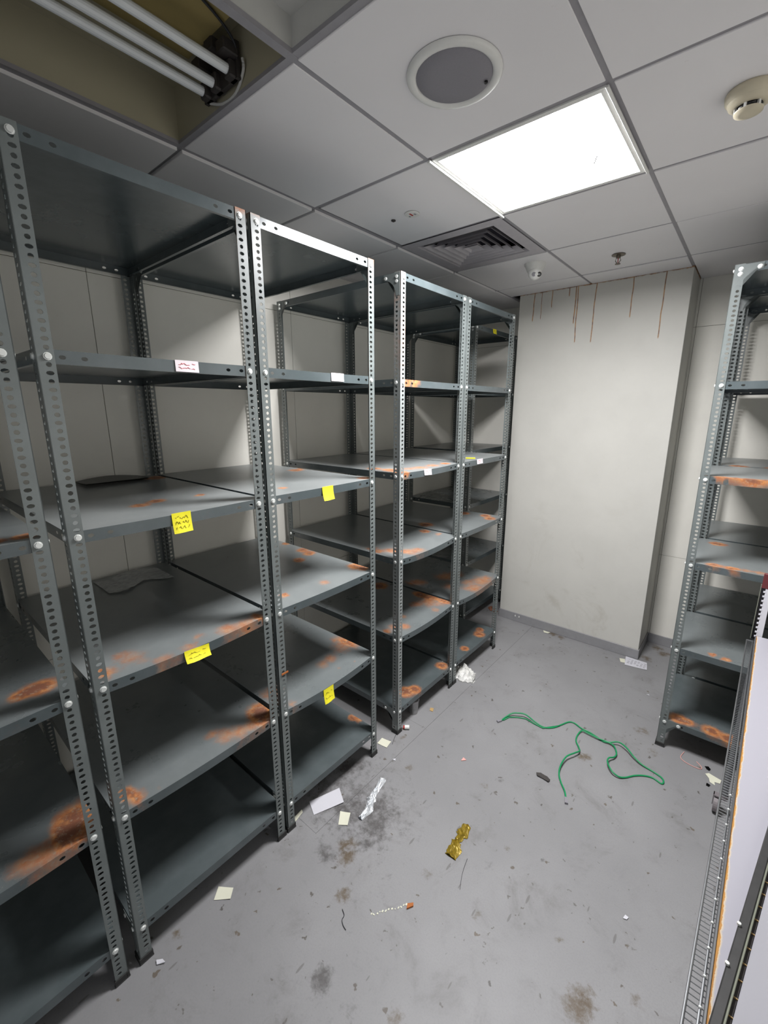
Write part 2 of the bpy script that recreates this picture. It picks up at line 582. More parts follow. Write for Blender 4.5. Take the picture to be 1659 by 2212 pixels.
wl = struct(newbox('wall_left', (XL - .12, YB, 0, XL - .004, YF + .1, 2.95), M['joint']))
wall_panels(wl, 'x', XL - .004, 1, [YB, -1.82, -0.722, 0.378, 1.478, YF], [0.0, 0.742, 2.432, 2.76], M['wall'])
wf = struct(newbox('wall_far', (XL, YF + .004, 0, XR, YF + .12, 2.95), M['joint']))
wall_panels(wf, 'y', YF + .004, -1, [XL, -0.45, 0.62, XR], [0.0, 0.745, 2.410, 2.76], M['wall'])
wr = struct(newbox('wall_right', (XR + .004, YB, 0, XR + .12, YF + .1, 2.95), M['joint']))
wall_panels(wr, 'x', XR + .004, -1, [YB, -1.2, 0.0, 1.2, YF], [0.0, 0.742, 2.41, 2.76], M['wall'])
# the back wall, out of view, with an added opening that lets the world fill light in
bm = bmesh.new()
box(bm, XL, YB - .12, 0, 0.25, YB, 2.95); box(bm, 1.45, YB - .12, 0, XR, YB, 2.95); box(bm, 0.25, YB - .12, 2.15, 1.45, YB, 2.95)
wb = struct(link_mesh('wall_back', bm, M['wall']))
pil = struct(newbox('pillar', (-0.52, 2.04, 0, 0.605, YF, 2.76), M['pillar'], bev=0.002))

bb = struct(newbox('baseboard_pillar', (-0.523, 2.031, 0, 0.608, 2.04, 0.078), M['base'], bev=0.002))
bb = struct(newbox('baseboard_pillar_side', (0.605, 2.031, 0, 0.612, YF - .008, 0.078), M['base'], bev=0.002))
struct(newbox('baseboard_far', (0.612, YF - .009, 0, XR, YF, 0.078), M['base'], bev=0.002))
struct(newbox('baseboard_far_left', (XL, YF - .009, 0, -0.523, YF, 0.078), M['base'], bev=0.002))
struct(newbox('baseboard_left', (XL, YB, 0, XL + .009, YF - .009, 0.078), M['base'], bev=0.002))
for dx in (-0.365, -0.33):
    tag(newbox('wall_peg', (dx - .004, 2.024, 0.045, dx + .004, 2.031, 0.06), M['white'], bev=.0015),
        'tiny white peg on the grey skirting at the foot of the pillar, %s of two' % ('left' if dx < -.35 else 'right'), 'peg')

# ---- ceiling: grid bars + tiles; the soffit above
ce = struct(newbox('ceiling', (XL - .1, YB - .1, 2.93, XR + .1, YF + .1, 3.0), M['slab']))
xs = [XL, -1.2, -0.6, 0.0, 0.6, 1.2, XR]
yc = [YB, -1.8, -1.2, -0.6, 0.0, 0.6, 1.2, 1.8, YF]
bm = bmesh.new()
BW = 0.012
for x in xs[1:-1]:
    y_end = YF if (x < -0.53 or x > 0.61) else 2.04
    box(bm, x - BW, YB, H + .004, x + BW, y_end, H + .0158)
for y in yc[1:-1]:
    box(bm, XL, y - BW, H + .0046, XR, y + BW, H + .0152)
struct(link_mesh('trim_1', bm, M['tbar']))
bpy.data.objects['trim_1'].name = 'trim_1'
rnd = random.Random(4)
OPEN = {(2, 1), (2, 2), (3, 1), (3, 2), (3, 4), (2, 5)}   # coffers, the lit panel, the air diffuser
for i in range(len(xs) - 1):
    for j in range(len(yc) - 1):
        if (i, j) in OPEN: continue
        g = 0.0085
        x0, x1, y0, y1 = xs[i] + g, xs[i + 1] - g, yc[j] + g, yc[j + 1] - g
        if i == 0: x0 = XL
        if i == len(xs) - 2: x1 = XR
        if j == 0: y0 = YB
        if j == len(yc) - 2:
            y1 = 2.04 if i in (2, 3) else YF
        dz = rnd.uniform(-.0015, .002) - (.006 if i == 1 else 0)
        o = newbox('ceiling_tile', (x0, y0, H + dz, x1, y1, H + .018 + dz), M['tile'], ce, bev=.0015)
        if (i, j) == (2, 4):       # this tile hangs a little askew and opens a dark wedge along its edge
            o.location.x = 0.006
            o.rotation_euler = (0, 0, -0.010)
            o.location = (0.012, 0.0, 0.0)


# ---- coffers (the one with dead tubes, and the one beside it)
def coffer(name, x0, x1, y0, y1, zt, mat, top):
    bm = bmesh.new()
    e = 0.004; z0 = H + .012
    box(bm, x0 + e, y0 + e, z0, x0 + e + .006, y1 - e, zt)
    box(bm, x1 - e - .006, y0 + e, z0, x1 - e, y1 - e, zt)
    box(bm, x0 + e, y0 + e, z0, x1 - e, y0 + e + .006, zt)
    box(bm, x0 + e, y1 - e - .006, z0, x1 - e, y1 - e, zt)
    o = link_mesh(name, bm, mat)
    t_ = newbox('housing_top', (x0 + e, y0 + e, zt, x1 - e, y1 - e, zt + .01), top, o)
    return o


cf = coffer('light_coffer', -0.6, 0.0, -1.8, -0.6, 2.885, M['coffer'], M['coffer'])
tag(cf, 'open unlit ceiling light housing with three bare tubes and a yellowed back plate', 'light fixture')
newbox('reflector_plate', (-0.37, -1.78, 2.836, -0.105, -0.675, 2.845), M['tan'], cf, bev=.002)
for k, x in enumerate((-0.352, -0.297, -0.222)):
    z = 2.765 + (0.003 if k == 2 else 0.0)
    bm = bmesh.new(); cyl(bm, (x, -1.76, z), (x, -0.632, z), 0.0125, seg=14)
    tb = link_mesh('fluorescent_tube', bm, M['tube'], cf, smooth=False)
    for y0_ in (-0.634, -1.775):
        bm = bmesh.new(); cyl(bm, (x, y0_, z), (x, y0_ + .023, z), 0.0132, seg=14)
        link_mesh('tube_cap', bm, M['chrome'], tb)
bm = bmesh.new()
box(bm, -0.375, -0.632, 2.748, -0.200, -0.619, 2.835)
for x in (-0.352, -0.297, -0.222):
    box(bm, x - .016, -0.650, 2.748, x + .016, -0.618, 2.790, bev=.004)
for x, y, z in ((-.34, -.66, 2.80), (-.26, -.665, 2.81), (-.21, -.66, 2.79)):
    box(bm, x - .02, y - .015, z, x + .02, y + .03, z + .03, bev=.003)
link_mesh('lamp_holder', bm, M['darkscrap'], cf)
bm = bmesh.new(); tube(bm, smooth_path([(-0.36, -0.622, 2.75), (-0.31, -0.612, 2.735), (-0.24, -0.612, 2.735), (-0.19, -0.618, 2.765), (-0.185, -0.622, 2.79)]), 0.004)
link_mesh('wire', bm, M['coffer_white'], cf)
bm = bmesh.new(); tube(bm, smooth_path([(-0.20, -0.63, 2.79), (-0.185, -0.65, 2.82), (-0.15, -0.75, 2.83), (-0.11, -0.95, 2.832), (-0.10, -1.3, 2.83)]), 0.0035)
link_mesh('wire', bm, M['blackcable'], cf)
cf2 = coffer('light_coffer', 0.0, 0.6, -1.8, -0.6, 2.80, M['coffer_white'], M['coffer_white'])
tag(cf2, 'empty white recessed ceiling box with a bare top, beside the tube housing', 'ceiling recess')

# ---- the lit panel
lp = root('ceiling_light', (0.3, 0.3, H))
tag(lp, 'glowing square ceiling light panel with a lens that sags at one corner', 'ceiling light')
bm = bmesh.new()
for a in ((-.288, -.288, .288, -.270), (-.288, .270, .288, .288), (-.288, -.270, -.270, .270), (.270, -.270, .288, .270)):
    box(bm, a[0], a[1], 0.0, a[2], a[3], .05)
link_mesh('frame', bm, M['white'], lp)
bm = bmesh.new()
# prismatic pan: hangs lower along the -x / +y corner
def pan(x, y): return 0.030 - 0.012 * max(0, (-x + .27) / .54) * max(0, (y + .27) / .54) - .006 * max(0, (-x + .27) / .54)
N_ = 8
g = [[bm.verts.new((-.262 + .524 * i / N_, -.262 + .524 * j / N_, pan(-.262 + .524 * i / N_, -.262 + .524 * j / N_))) for j in range(N_ + 1)] for i in range(N_ + 1)]
for i in range(N_):
    for j in range(N_):
        bm.faces.new((g[i][j], g[i][j + 1], g[i + 1][j + 1], g[i + 1][j]))
link_mesh('diffuser', bm, M['lit'], lp)
bm = bmesh.new()
for (x0, y0, x1, y1) in ((-.275, -.275, -.275, .275), (-.275, .275, .275, .275), (.275, .275, .275, -.275), (.275, -.275, -.275, -.275)):
    a = Vector((x0 * .978, y0 * .978, .001)); b = Vector((x1 * .978, y1 * .978, .001))
    a2 = Vector((x0 * .953, y0 * .953, pan(x0, y0))); b2 = Vector((x1 * .953, y1 * .953, pan(x1, y1)))
    vs = [bm.verts.new(p) for p in (a, b, b2, a2)]
    bm.faces.new(vs)
link_mesh('lens_rim', bm, M['lens'], lp)
newbox('edge_strip', (-.298, -.302, -.009, -.286, .306, -.001), M['white'], lp, bev=.001)
newbox('edge_strip', (.288, -.296, -.007, .297, .290, -.001), M['white'], lp, bev=.001)
newbox('housing_top', (-.288, -.288, .05, .288, .288, .06), M['white'], lp)
bm = bmesh.new()
for k in range(9):
    x = -.06 + k * .013; hh = rnd.uniform(.004, .011)
    box(bm, x - .002, -.262, pan(x, -.26) - .0015, x + .002, -.262 + hh, pan(x, -.26) - .0007)
link_mesh('debris', bm, M['darkscrap'], lp)
bm = bmesh.new()
for k in range(5):
    box(bm, .13 + k * .006, .16 - k * .012, pan(.13, .13) - .002, .136 + k * .006, .168 - k * .012, pan(.13, .13) - .001)
link_mesh('debris', bm, M['darkscrap'], lp)

# ---- air diffuser
vd = root('air_diffuser', (-0.3, 0.9, H))
tag(vd, 'grey square four-way air diffuser with nested louvres in the ceiling', 'air vent')
bm = bmesh.new()
def ring(bm, ro, zo, ri, zi):
    o = [bm.verts.new((sx * ro, sy * ro, zo)) for sx, sy in ((-1, -1), (1, -1), (1, 1), (-1, 1))]
    i_ = [bm.verts.new((sx * ri, sy * ri, zi)) for sx, sy in ((-1, -1), (1, -1), (1, 1), (-1, 1))]
    for k in range(4):
        l = (k + 1) % 4
        bm.faces.new((o[l], o[k], i_[k], i_[l]))
ring(bm, .291, 0.0, .225, 0.0); ring(bm, .225, 0.0, .219, .02)
link_mesh('frame', bm, M['vent'], vd)
newbox('duct', (-.22, -.22, .07, .22, .22, .08), M['dark'], vd)
for k in range(5):
    r = .200 - k * .040
    bm = bmesh.new()
    ring(bm, r, .003, r - .020, .030); ring(bm, r - .020, .0305, r, .0035); ring(bm, r + .004, .001, r, .003)
    link_mesh('louvre', bm, M['vent'], vd)
newbox('core_plate', (-.036, -.036, .012, .036, .036, .016), M['vent'], vd, bev=.002)

# ---- round ceiling speaker
sp = root('ceiling_speaker', (0.29, -0.295, H))
tag(sp, 'round white ceiling speaker with grey mesh grille', 'speaker')
bm = bmesh.new(); lathe(bm, [(.126, 0), (.126, -.004), (.120, -.010), (.108, -.011), (.102, -.007), (.100, -.003)], seg=48)
link_mesh('rim', bm, M['white'], sp, True)
bm = bmesh.new(); lathe(bm, [(.102, -.003), (.098, -.008), (.06, -.0105), (0, -.012)], seg=48)
link_mesh('grille', bm, M['grille'], sp, True)
bm = bmesh.new(); lathe(bm, [(.005, -.010), (.005, -.014), (0, -.015)], (.062, .062, 0), seg=12)
link_mesh('screw', bm, M['black'], sp)

# ---- smoke detector
sd = root('smoke_detector', (0.895, 0.285, H))
tag(sd, 'round aged cream smoke detector on the ceiling', 'smoke detector')
bm = bmesh.new(); lathe(bm, [(.056, 0), (.060, -.006), (.058, -.020), (.052, -.027)], seg=40); link_mesh('base', bm, M['cream'], sd, True)
bm = bmesh.new(); lathe(bm, [(.052, -.027), (.049, -.034), (.038, -.040), (.031, -.040)], seg=40); link_mesh('body', bm, M['cream'], sd, True)
bm = bmesh.new(); lathe(bm, [(.031, -.040), (.028, -.040), (.028, -.050), (.031, -.051)], seg=32); link_mesh('chamber', bm, M['black'], sd, True)
for a in range(6):
    an = a * PI / 3 + .3
    bm = bmesh.new(); box(bm, .026, -.003, -.051, .034, .003, -.039)
    o = link_mesh('vane', bm, M['white'], sd); o.rotation_euler = (0, 0, an)
bm = bmesh.new(); lathe(bm, [(.034, -.050), (.033, -.055), (.02, -.058), (0, -.059)], seg=32); link_mesh('cap', bm, M['cream'], sd, True)

# ---- small red and white indicator, and the stain by it
si = root('ceiling_indicator', (-0.298, 0.317, H))
tag(si, 'small flat round ceiling indicator with a red mark', 'indicator')
bm = bmesh.new(); lathe(bm, [(.034, 0), (.034, -.003), (.030, -.005), (0, -.005)], seg=28); link_mesh('disc', bm, M['white'], si)
newbox('red_mark', (-.004, -.020, -.0065, .004, .006, -.0048), M['red'], si, bev=.001)
newbox('dark_mark', (-.020, .000, -.0062, -.013, .010, -.0048), M['tbar'], si)
newbox('dark_mark', (.012, -.006, -.0062, .020, .006, -.0048), M['tbar'], si)
bm = bmesh.new(); lathe(bm, [(.010, 0), (.011, -.003), (.004, -.007), (0, -.008)], (-.108, -.001, 0), seg=10)
o = link_mesh('ceiling_plug', bm, M['darkscrap'], None); o.location = (-0.298, 0.317, H)
tag(o, 'small dark plug in the ceiling tile beside the round indicator', 'plug')

# ---- turret camera
tc = root('security_camera', (-0.135, 1.36, H))
tag(tc, 'white turret security camera under the ceiling near the pillar', 'camera')
bm = bmesh.new(); lathe(bm, [(.062, 0), (.062, -.012), (.056, -.020), (.050, -.034), (.046, -.044), (.030, -.046)], seg=36); link_mesh('housing', bm, M['white'], tc, True)
bm = bmesh.new(); bmesh.ops.create_uvsphere(bm, u_segments=32, v_segments=18, radius=.041)
ball = link_mesh('eyeball', bm, M['white'], tc, True); ball.location = (.006, -.010, -.054)
face_dir = Vector((0.55, -0.70, -0.45)).normalized()
side = face_dir.cross(Vector((0, 0, 1))).normalized()
for nm, s, r in (('lens', -1, .0135), ('infrared_led', 1, .012)):
    bm = bmesh.new()
    c = Vector((.006, -.010, -.054)) + face_dir * .034 + side * (s * .0155)
    cyl(bm, c, c + face_dir * .0055, r, seg=20)
    o = link_mesh(nm, bm, M['black'] if s < 0 else M['grille'], tc)
    if s < 0:
        bm = bmesh.new(); cyl(bm, c + face_dir * .0055, c + face_dir * .007, r * .45, seg=14); link_mesh('lens_glass', bm, M['chrome'], o)

# ---- sprinkler
sk = root('sprinkler', (0.292, 1.512, H))
tag(sk, 'pendant fire sprinkler with dark flange in the ceiling by the pillar', 'sprinkler')
bm = bmesh.new(); lathe(bm, [(.036, 0), (.036, -.003), (.012, -.006), (.012, -.018), (0, -.018)], seg=28); link_mesh('flange', bm, M['brass'], sk)
bm = bmesh.new(); tube(bm, [(.010, 0, -.016), (.014, 0, -.030), (.004, 0, -.046)], .0022, 6); tube(bm, [(-.010, 0, -.016), (-.014, 0, -.030), (-.004, 0, -.046)], .0022, 6)
link_mesh('yoke', bm, M['brass'], sk)
bm = bmesh.new(); cyl(bm, (0, 0, -.018), (0, 0, -.044), .0022, seg=8); link_mesh('bulb', bm, M['red'], sk)
bm = bmesh.new(); lathe(bm, [(0, -.046), (.014, -.047), (.015, -.050), (0, -.051)], seg=16); link_mesh('deflector', bm, M['brass'], sk)

# ================================================================== SLOTTED ANGLE RACKS
PITCH = 0.020
FL = 0.038
PT = 0.002
TOPZ = 2.47
LV = [1.996, 1.536, 1.081, 0.621, 0.156]        # tray tops below the top one


def post_mesh(name, h):
    bm = bmesh.new()
    holes = []
    n = int(h / PITCH)
    for k in range(1, n):
        if k % 2: holes.append((k * PITCH, .0235, .0054, .0086))
        else: holes.append((k * PITCH, .0235, .0060, .0064))
    holed_plate(bm, (0, 0, 0), (0, 0, 1), (1, 0, 0), (0, -1, 0), h, FL, holes, PT)
    holed_plate(bm, (0, 0, 0), (0, 0, 1), (0, 1, 0), (-1, 0, 0), h, FL, holes, PT)
    bm.normal_update()
    me = bpy.data.meshes.new(name); bm.to_mesh(me); bm.free(); me.materials.append(M['post'])
    return me


POST = post_mesh('post', TOPZ)
at = POST.attributes.new('rust', 'FLOAT', 'POINT')
bm = bmesh.new()
cyl(bm, (0, 0, 0), (0, 0, .0045), .0082, .0066, seg=10)
cyl(bm, (0, 0, 0), (0, 0, .0008), .0095, seg=12)
bm.normal_update()
BOLT = bpy.data.meshes.new('bolt'); bm.to_mesh(BOLT); bm.free(); BOLT.materials.append(M['bolt'])
bm = bmesh.new()
box(bm, -.0035, -.0035, 0, .041, .005, .024, bev=.001); box(bm, -.0035, .005, 0, .005, .041, .024, bev=.001)
box(bm, -.0045, -.0045, 0, .042, .007, .004, bev=.001); box(bm, -.0045, .007, 0, .007, .042, .004, bev=.001)
bm.normal_update()
SHOE = bpy.data.meshes.new('post_foot'); bm.to_mesh(SHOE); bm.free(); SHOE.materials.append(M['shoe'])


def gusset_mesh(name):
    # corner plate in the x-z plane, corner at the origin, arms along +x and -z, with a concave arc
    bm = bmesh.new()
    A = 0.098; B = 0.026
    pts = [(0.002, 0), (A, 0), (A, -B)]
    n = 9
    for k in range(1, n):
        a = PI / 2 * k / n
        # concave quarter curve from (A,-B) to (B,-A)
        pts.append((A - (A - B) * math.sin(a), -A + (A - B) * math.cos(a)))
    pts += [(B, -A), (0.002, -A)]
    f = [bm.verts.new((x, 0, z)) for x, z in pts]
    b = [bm.verts.new((x, .0016, z)) for x, z in pts]
    bm.faces.new(f); bm.faces.new(list(reversed(b)))
    for i in range(len(pts)):
        j = (i + 1) % len(pts)
        bm.faces.new((f[j], f[i], b[i], b[j]))
    bmesh.ops.triangulate(bm, faces=[x for x in bm.faces if len(x.verts) > 4])
    bm.normal_update()
    me = bpy.data.meshes.new(name); bm.to_mesh(me); bm.free(); me.materials.append(M['post'])
    me.attributes.new('rust', 'FLOAT', 'POINT')
    return me


GUSSET = gusset_mesh('gusset_plate')


def tray_mesh(w_, d_, sag, rust_l, dust=0.0):
    """tray from (e,e) to (w-e,d-e), top at z=0, turned-down lips with slots near their ends, front lip on y=e"""
    e = PT + .0006
    x0, x1, y0, y1 = e, w_ - e, e, d_ - e
    LH = .034

    def zz(x, y):
        u = (x - x0) / (x1 - x0); v = (y - y0) / (y1 - y0)
        f = max(0.0, 1 - (2 * u - 1) ** 2)
        return -sag * f * (1 - 0.75 * min(1, v / .5) if v < .5 else .25 * (1 - (v - .5) / .5)) - .0022 * f * math.sin(PI * v)
    bm = bmesh.new()
    nx, ny = max(14, int(w_ / .022)), max(14, int(d_ / .022))
    g = [[bm.verts.new((x0 + (x1 - x0) * i / nx, y0 + (y1 - y0) * j / ny, 0)) for j in range(ny + 1)] for i in range(nx + 1)]
    for col in g:
        for v in col: v.co.z = zz(v.co.x, v.co.y)
    for i in range(nx):
        for j in range(ny):
            bm.faces.new((g[i][j], g[i + 1][j], g[i + 1][j + 1], g[i][j + 1]))

    def lip(p0, p1, nrm):
        p0, p1, nrm = Vector(p0), Vector(p1), Vector(nrm)
        L = (p1 - p0).length; U = (p1 - p0) / L
        hs = [.052, .100]; hs = hs + [L - .100, L - .052]
        cells = []; u = 0.0
        for c in hs:
            cells += [(u, c - .010, 0), (c - .010, c + .010, 1)]; u = c + .010
        cells.append((u, L, 0))
        fine = []
        for a, b, h in cells:
            if h or b - a < .12: fine.append((a, b, h))
            else:
                n = int((b - a) / .04) + 1
                for k in range(n): fine.append((a + (b - a) * k / n, a + (b - a) * (k + 1) / n, 0))

        def P(u, dz, inn=0.0):
            q = p0 + U * u
            return bm.verts.new((q.x - nrm.x * inn, q.y - nrm.y * inn, zz(q.x, q.y) + dz))
        for a, b, h in fine:
            if not h:
                bm.faces.new((P(a, 0), P(a, -LH), P(b, -LH), P(b, 0)))
            else:
                c = (a + b) / 2; cv = -LH / 2
                outer = [P(a, 0), P(a, cv), P(a, -LH), P(c, -LH), P(b, -LH), P(b, cv), P(b, 0), P(c, 0)]
                inner = []
                for k in range(8):
                    an = PI * .75 + k * PI / 4
                    inner.append(P(c + .0078 * math.cos(an), cv + .0052 * math.sin(an)))
                for k in range(8):
                    j = (k + 1) % 8
                    bm.faces.new((outer[k], outer[j], inner[j], inner[k]))
            bm.faces.new((P(a, -LH), P(a, -LH, .012), P(b, -LH, .012), P(b, -LH)))
    lip((x0, y0, 0), (x1, y0, 0), (0, -1, 0))
    lip((x1, y0, 0), (x1, y1, 0), (1, 0, 0))
    lip((x1, y1, 0), (x0, y1, 0), (0, 1, 0))
    lip((x0, y1, 0), (x0, y0, 0), (-1, 0, 0))
    bm.normal_update()
    me = bpy.data.meshes.new('shelf_tray'); bm.to_mesh(me); bm.free(); me.materials.append(M['tray'])

    def rf(co):
        m = 0.0
        for (x, y, r) in rust_l:
            dx, dy = co.x - x, co.y - y
            k = 1.3 * math.exp(-(dx * dx + dy * dy) / (r * r) * .7)
            if co.z < -.004: k *= .55
            m = max(m, k)
        ed = min(co.x - x0, x1 - co.x, co.y - y0, y1 - co.y)
        if rust_l: m = max(m, 0.22 * math.exp(-max(0, co.y - y0) / .02))
        return m
    add_float_attr(me, 'rust', rf)
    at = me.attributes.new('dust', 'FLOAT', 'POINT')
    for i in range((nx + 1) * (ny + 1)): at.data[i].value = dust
    return me


RUST = {
 ('A3', 2): [(-0.82, 0.0, 0.04), (-0.85, 0.08, 0.03), (-0.43, -0.38, 0.02), (-0.5, 0.14, 0.012), (-0.46, 0.17, 0.012), (-0.35, 0.03, 0.03)],
 ('A3', 3): [(-1.0, 0.05, 0.025), (-0.83, 0.03, 0.035), (-0.76, 0.02, 0.035), (-0.72, -0.09, 0.03), (-0.42, 0.04, 0.045), (-0.37, 0.04, 0.03), (-0.39, -0.21, 0.035), (-0.41, -0.42, 0.02)],
 ('A3', 4): [(-0.5, -0.0, 0.08), (-0.47, -0.11, 0.05), (-0.46, -0.17, 0.04), (-0.5, 0.05, 0.02), (-0.38, -0.14, 0.02), (-0.35, -0.06, 0.015), (-0.46, -0.47, 0.05), (-0.33, -0.47, 0.03)],
 ('A3', 5): [(-0.47, 0.04, 0.025), (-0.43, 0.05, 0.02)],
 ('A2', 2): [(-0.54, -0.9, 0.03), (-0.55, -0.68, 0.02), (-1.12, -0.60, 0.05), (-0.57, -0.83, 0.03)],
 ('A2', 3): [(-0.4, -1.04, 0.055), (-0.44, -1.05, 0.035), (-0.36, -1.02, 0.03), (-0.32, -0.67, 0.05), (-0.34, -0.73, 0.05), (-0.33, -0.62, 0.035), (-0.37, -0.83, 0.025), (-0.33, -0.88, 0.04), (-0.32, -0.97, 0.04), (-0.37, -1.11, 0.04)],
 ('A2', 4): [(-0.37, -0.76, 0.06), (-0.35, -0.72, 0.06), (-0.34, -0.66, 0.05), (-0.42, -0.79, 0.035), (-0.38, -0.60, 0.06), (-0.34, -1.09, 0.035), (-0.32, -1.04, 0.02), (-0.38, -1.12, 0.03)],
 ('A1', 2): [(-0.36, -1.25, 0.03), (-0.36, -1.32, 0.03), (-0.35, -1.4, 0.03)],
 ('A1', 3): [(-0.43, -1.27, 0.04), (-0.43, -1.31, 0.03)],
 ('A1', 4): [(-0.40, -1.26, 0.07), (-0.36, -1.29, 0.07), (-0.35, -1.38, 0.06), (-0.34, -1.34, 0.06)],
 ('B0', 1): [(-0.31, 0.30, 0.04), (-0.31, 0.37, 0.03)],
 ('B0', 2): [(-0.40, 0.46, 0.06), (-0.39, 0.55, 0.07), (-0.38, 0.66, 0.06), (-0.42, 0.36, 0.07), (-0.55, 0.33, 0.04), (-0.37, 0.78, 0.03), (-0.33, 0.30, 0.04)],
 ('B0', 3): [(-0.44, 0.37, 0.07), (-0.38, 0.42, 0.07), (-0.36, 0.49, 0.05), (-0.49, 0.31, 0.04), (-0.53, 0.80, 0.035), (-0.42, 0.80, 0.025), (-0.56, 0.33, 0.04)],
 ('B0', 4): [(-0.47, 0.77, 0.09), (-0.5, 0.69, 0.06), (-0.38, 0.80, 0.06), (-0.47, 0.5, 0.03), (-0.42, 0.35, 0.04), (-0.38, 0.40, 0.05), (-0.41, 0.29, 0.03), (-0.56, 0.80, 0.06), (-0.87, 0.75, 0.06), (-0.36, 0.70, 0.04)],
 ('B0', 5): [(-0.38, 0.42, 0.05), (-0.35, 0.47, 0.04), (-0.36, 0.80, 0.04)],
 ('B1', 3): [(-0.58, 1.42, 0.035), (-0.42, 1.45, 0.04), (-0.36, 1.40, 0.04), (-0.62, 0.95, 0.05)],
 ('B1', 4): [(-0.36, 1.33, 0.1), (-0.36, 1.2, 0.08), (-0.36, 1.40, 0.06), (-0.44, 1.26, 0.07), (-0.62, 1.23, 0.1), (-0.58, 1.33, 0.08), (-0.5, 1.1, 0.08), (-0.7, 1.0, 0.08)],
 ('B1', 5): [(-0.37, 1.35, 0.04), (-0.35, 1.10, 0.03), (-0.40, 1.42, 0.03)],
 ('R0', 2): [(0.95, 1.15, 0.03), (1.0, 1.145, 0.03), (1.06, 1.145, 0.035), (1.11, 1.145, 0.035), (1.2, 1.145, .04)],
 ('R0', 3): [(0.97, 1.60, 0.04), (0.98, 1.16, 0.03), (1.05, 1.16, 0.03), (1.11, 1.17, 0.035), (1.16, 1.17, 0.035), (1.22, 1.16, .04)],
 ('R0', 4): [(1.04, 1.17, 0.02), (1.1, 1.16, 0.02)],
 ('R0', 5): [(0.95, 1.18, 0.04), (0.99, 1.18, 0.03), (1.10, 1.18, 0.045), (1.17, 1.17, 0.045)],
 ('R1', 2): [(1.0, 1.74, .04), (1.15, 1.74, .04)],
}
SAG = {('A1', 2): .004, ('A1', 3): .006, ('A1', 4): .008, ('A2', 3): .012, ('A2', 4): .010, ('A3', 3): .005, ('A3', 4): .022, ('A2', 2): .003,
       ('B0', 2): .006, ('B0', 3): .018, ('B0', 4): .018, ('B1', 3): .005, ('B1', 4): .026, ('B1', 5): .004, ('R0', 3): .006, ('R0', 4): .004}


def gus(parent, x, y, z, rz, flipz):
    o = inst(GUSSET, 'gusset_plate', parent, (x, y, z), (0, 0, rz))
    if flipz: o.rotation_euler = (0, 0, rz); o.scale = (1, 1, -1)
    return o


def rack(key, origin, rz, w_, d_, label, gusset_long='x', levels=LV, post_rust=None):
    r = root('shelf_rack', origin, rz)
    tag(r, label, 'shelf rack', 'slotted angle shelf racks')
    inv = Matrix.LocRotScale(Vector(origin), Matrix.Rotation(rz, 3, 'Z').to_quaternion(), None).inverted()
    for (x, y, a) in ((0, 0, 0), (w_, 0, PI / 2), (w_, d_, PI), (0, d_, 1.5 * PI)):
        p = inst(POST, 'post', r, (x, y, 0.0005), (0, 0, a))
        f = inst(SHOE, 'post_foot', p)
    for li, z in enumerate([TOPZ] + list(levels)):
        rl = [tuple((inv @ Vector((x, y, 0)))[:2]) + (q,) for (x, y, q) in RUST.get((key, li), [])]
        me = tray_mesh(w_, d_, SAG.get((key, li), .0012), rl, (0.0, .4, .72, .52, .36, .08)[li] * (.6 if key in ('A1', 'C') else 1))  # paler tops on better lit shelves: lamp light painted in with the dusty tone
        tr = inst(me, 'shelf_tray', r, (0, 0, z))
        zb = z - .017
        zb = round(zb / PITCH) * PITCH if li else TOPZ - .020
        tr.location.z = zb + .017 if li else z - .0005
        # two bolts per corner, one on each flange
        o = .0235
        if li == 0: ex = [0, -.02]
        else: ex = [0]
        for dz in ex:
            for (x, y, ax) in ((o, 0, 'f'), (w_ - o, 0, 'f'), (o, d_, 'b'), (w_ - o, d_, 'b')):
                if dz and gusset_long != 'x': continue
                inst(BOLT, 'bolt', r, (x, y, zb + dz), (PI / 2 if ax == 'f' else -PI / 2, 0, 0))
            for (x, y, ax) in ((0, o, 'l'), (0, d_ - o, 'l'), (w_, o, 'r'), (w_, d_ - o, 'r')):
                if dz and gusset_long != 'y': continue
                inst(BOLT, 'bolt', r, (x, y, zb + dz), (0, -PI / 2 if ax == 'l' else PI / 2, 0))
        if li in (0, 5):
            zt = TOPZ - .003 if li == 0 else zb + .017
            e = PT + .0003
            if gusset_long == 'y':       # plates in the side planes, outside the tray lip and inside the post
                gus(r, e - .0020, e, zt, PI / 2, False)
                gus(r, w_ - e + .0020, d_ - e, zt, -PI / 2, False)
                # mirrored pair, turned about z so the arm runs the other way
                for (x, y, a) in ((e - .0004, d_ - e, -PI / 2), (w_ - e + .0004, e, PI / 2)):
                    gus(r, x, y, zt, a, False)
                for (x, y, ax) in ((0, .088, 'l'), (0, d_ - .088, 'l'), (w_, .088, 'r'), (w_, d_ - .088, 'r')):
                    inst(BOLT, 'bolt', r, (x, y, zt - .017), (0, -PI / 2 if ax == 'l' else PI / 2, 0))
            else:
                gus(r, e, e - .0018, zt, 0, False)
                gus(r, w_ - e, d_ - e + .0018, zt, PI, False)
                gus(r, w_ - e, e - .0002, zt, PI, False)
                gus(r, e, d_ - e + .0002, zt, 0, False)
                for (x, y, ax) in ((.088, 0, 'f'), (w_ - .088, 0, 'f'), (.088, d_, 'b'), (w_ - .088, d_, 'b')):
                    inst(BOLT, 'bolt', r, (x, y, zt - .017), (PI / 2 if ax == 'f' else -PI / 2, 0, 0))
    return r


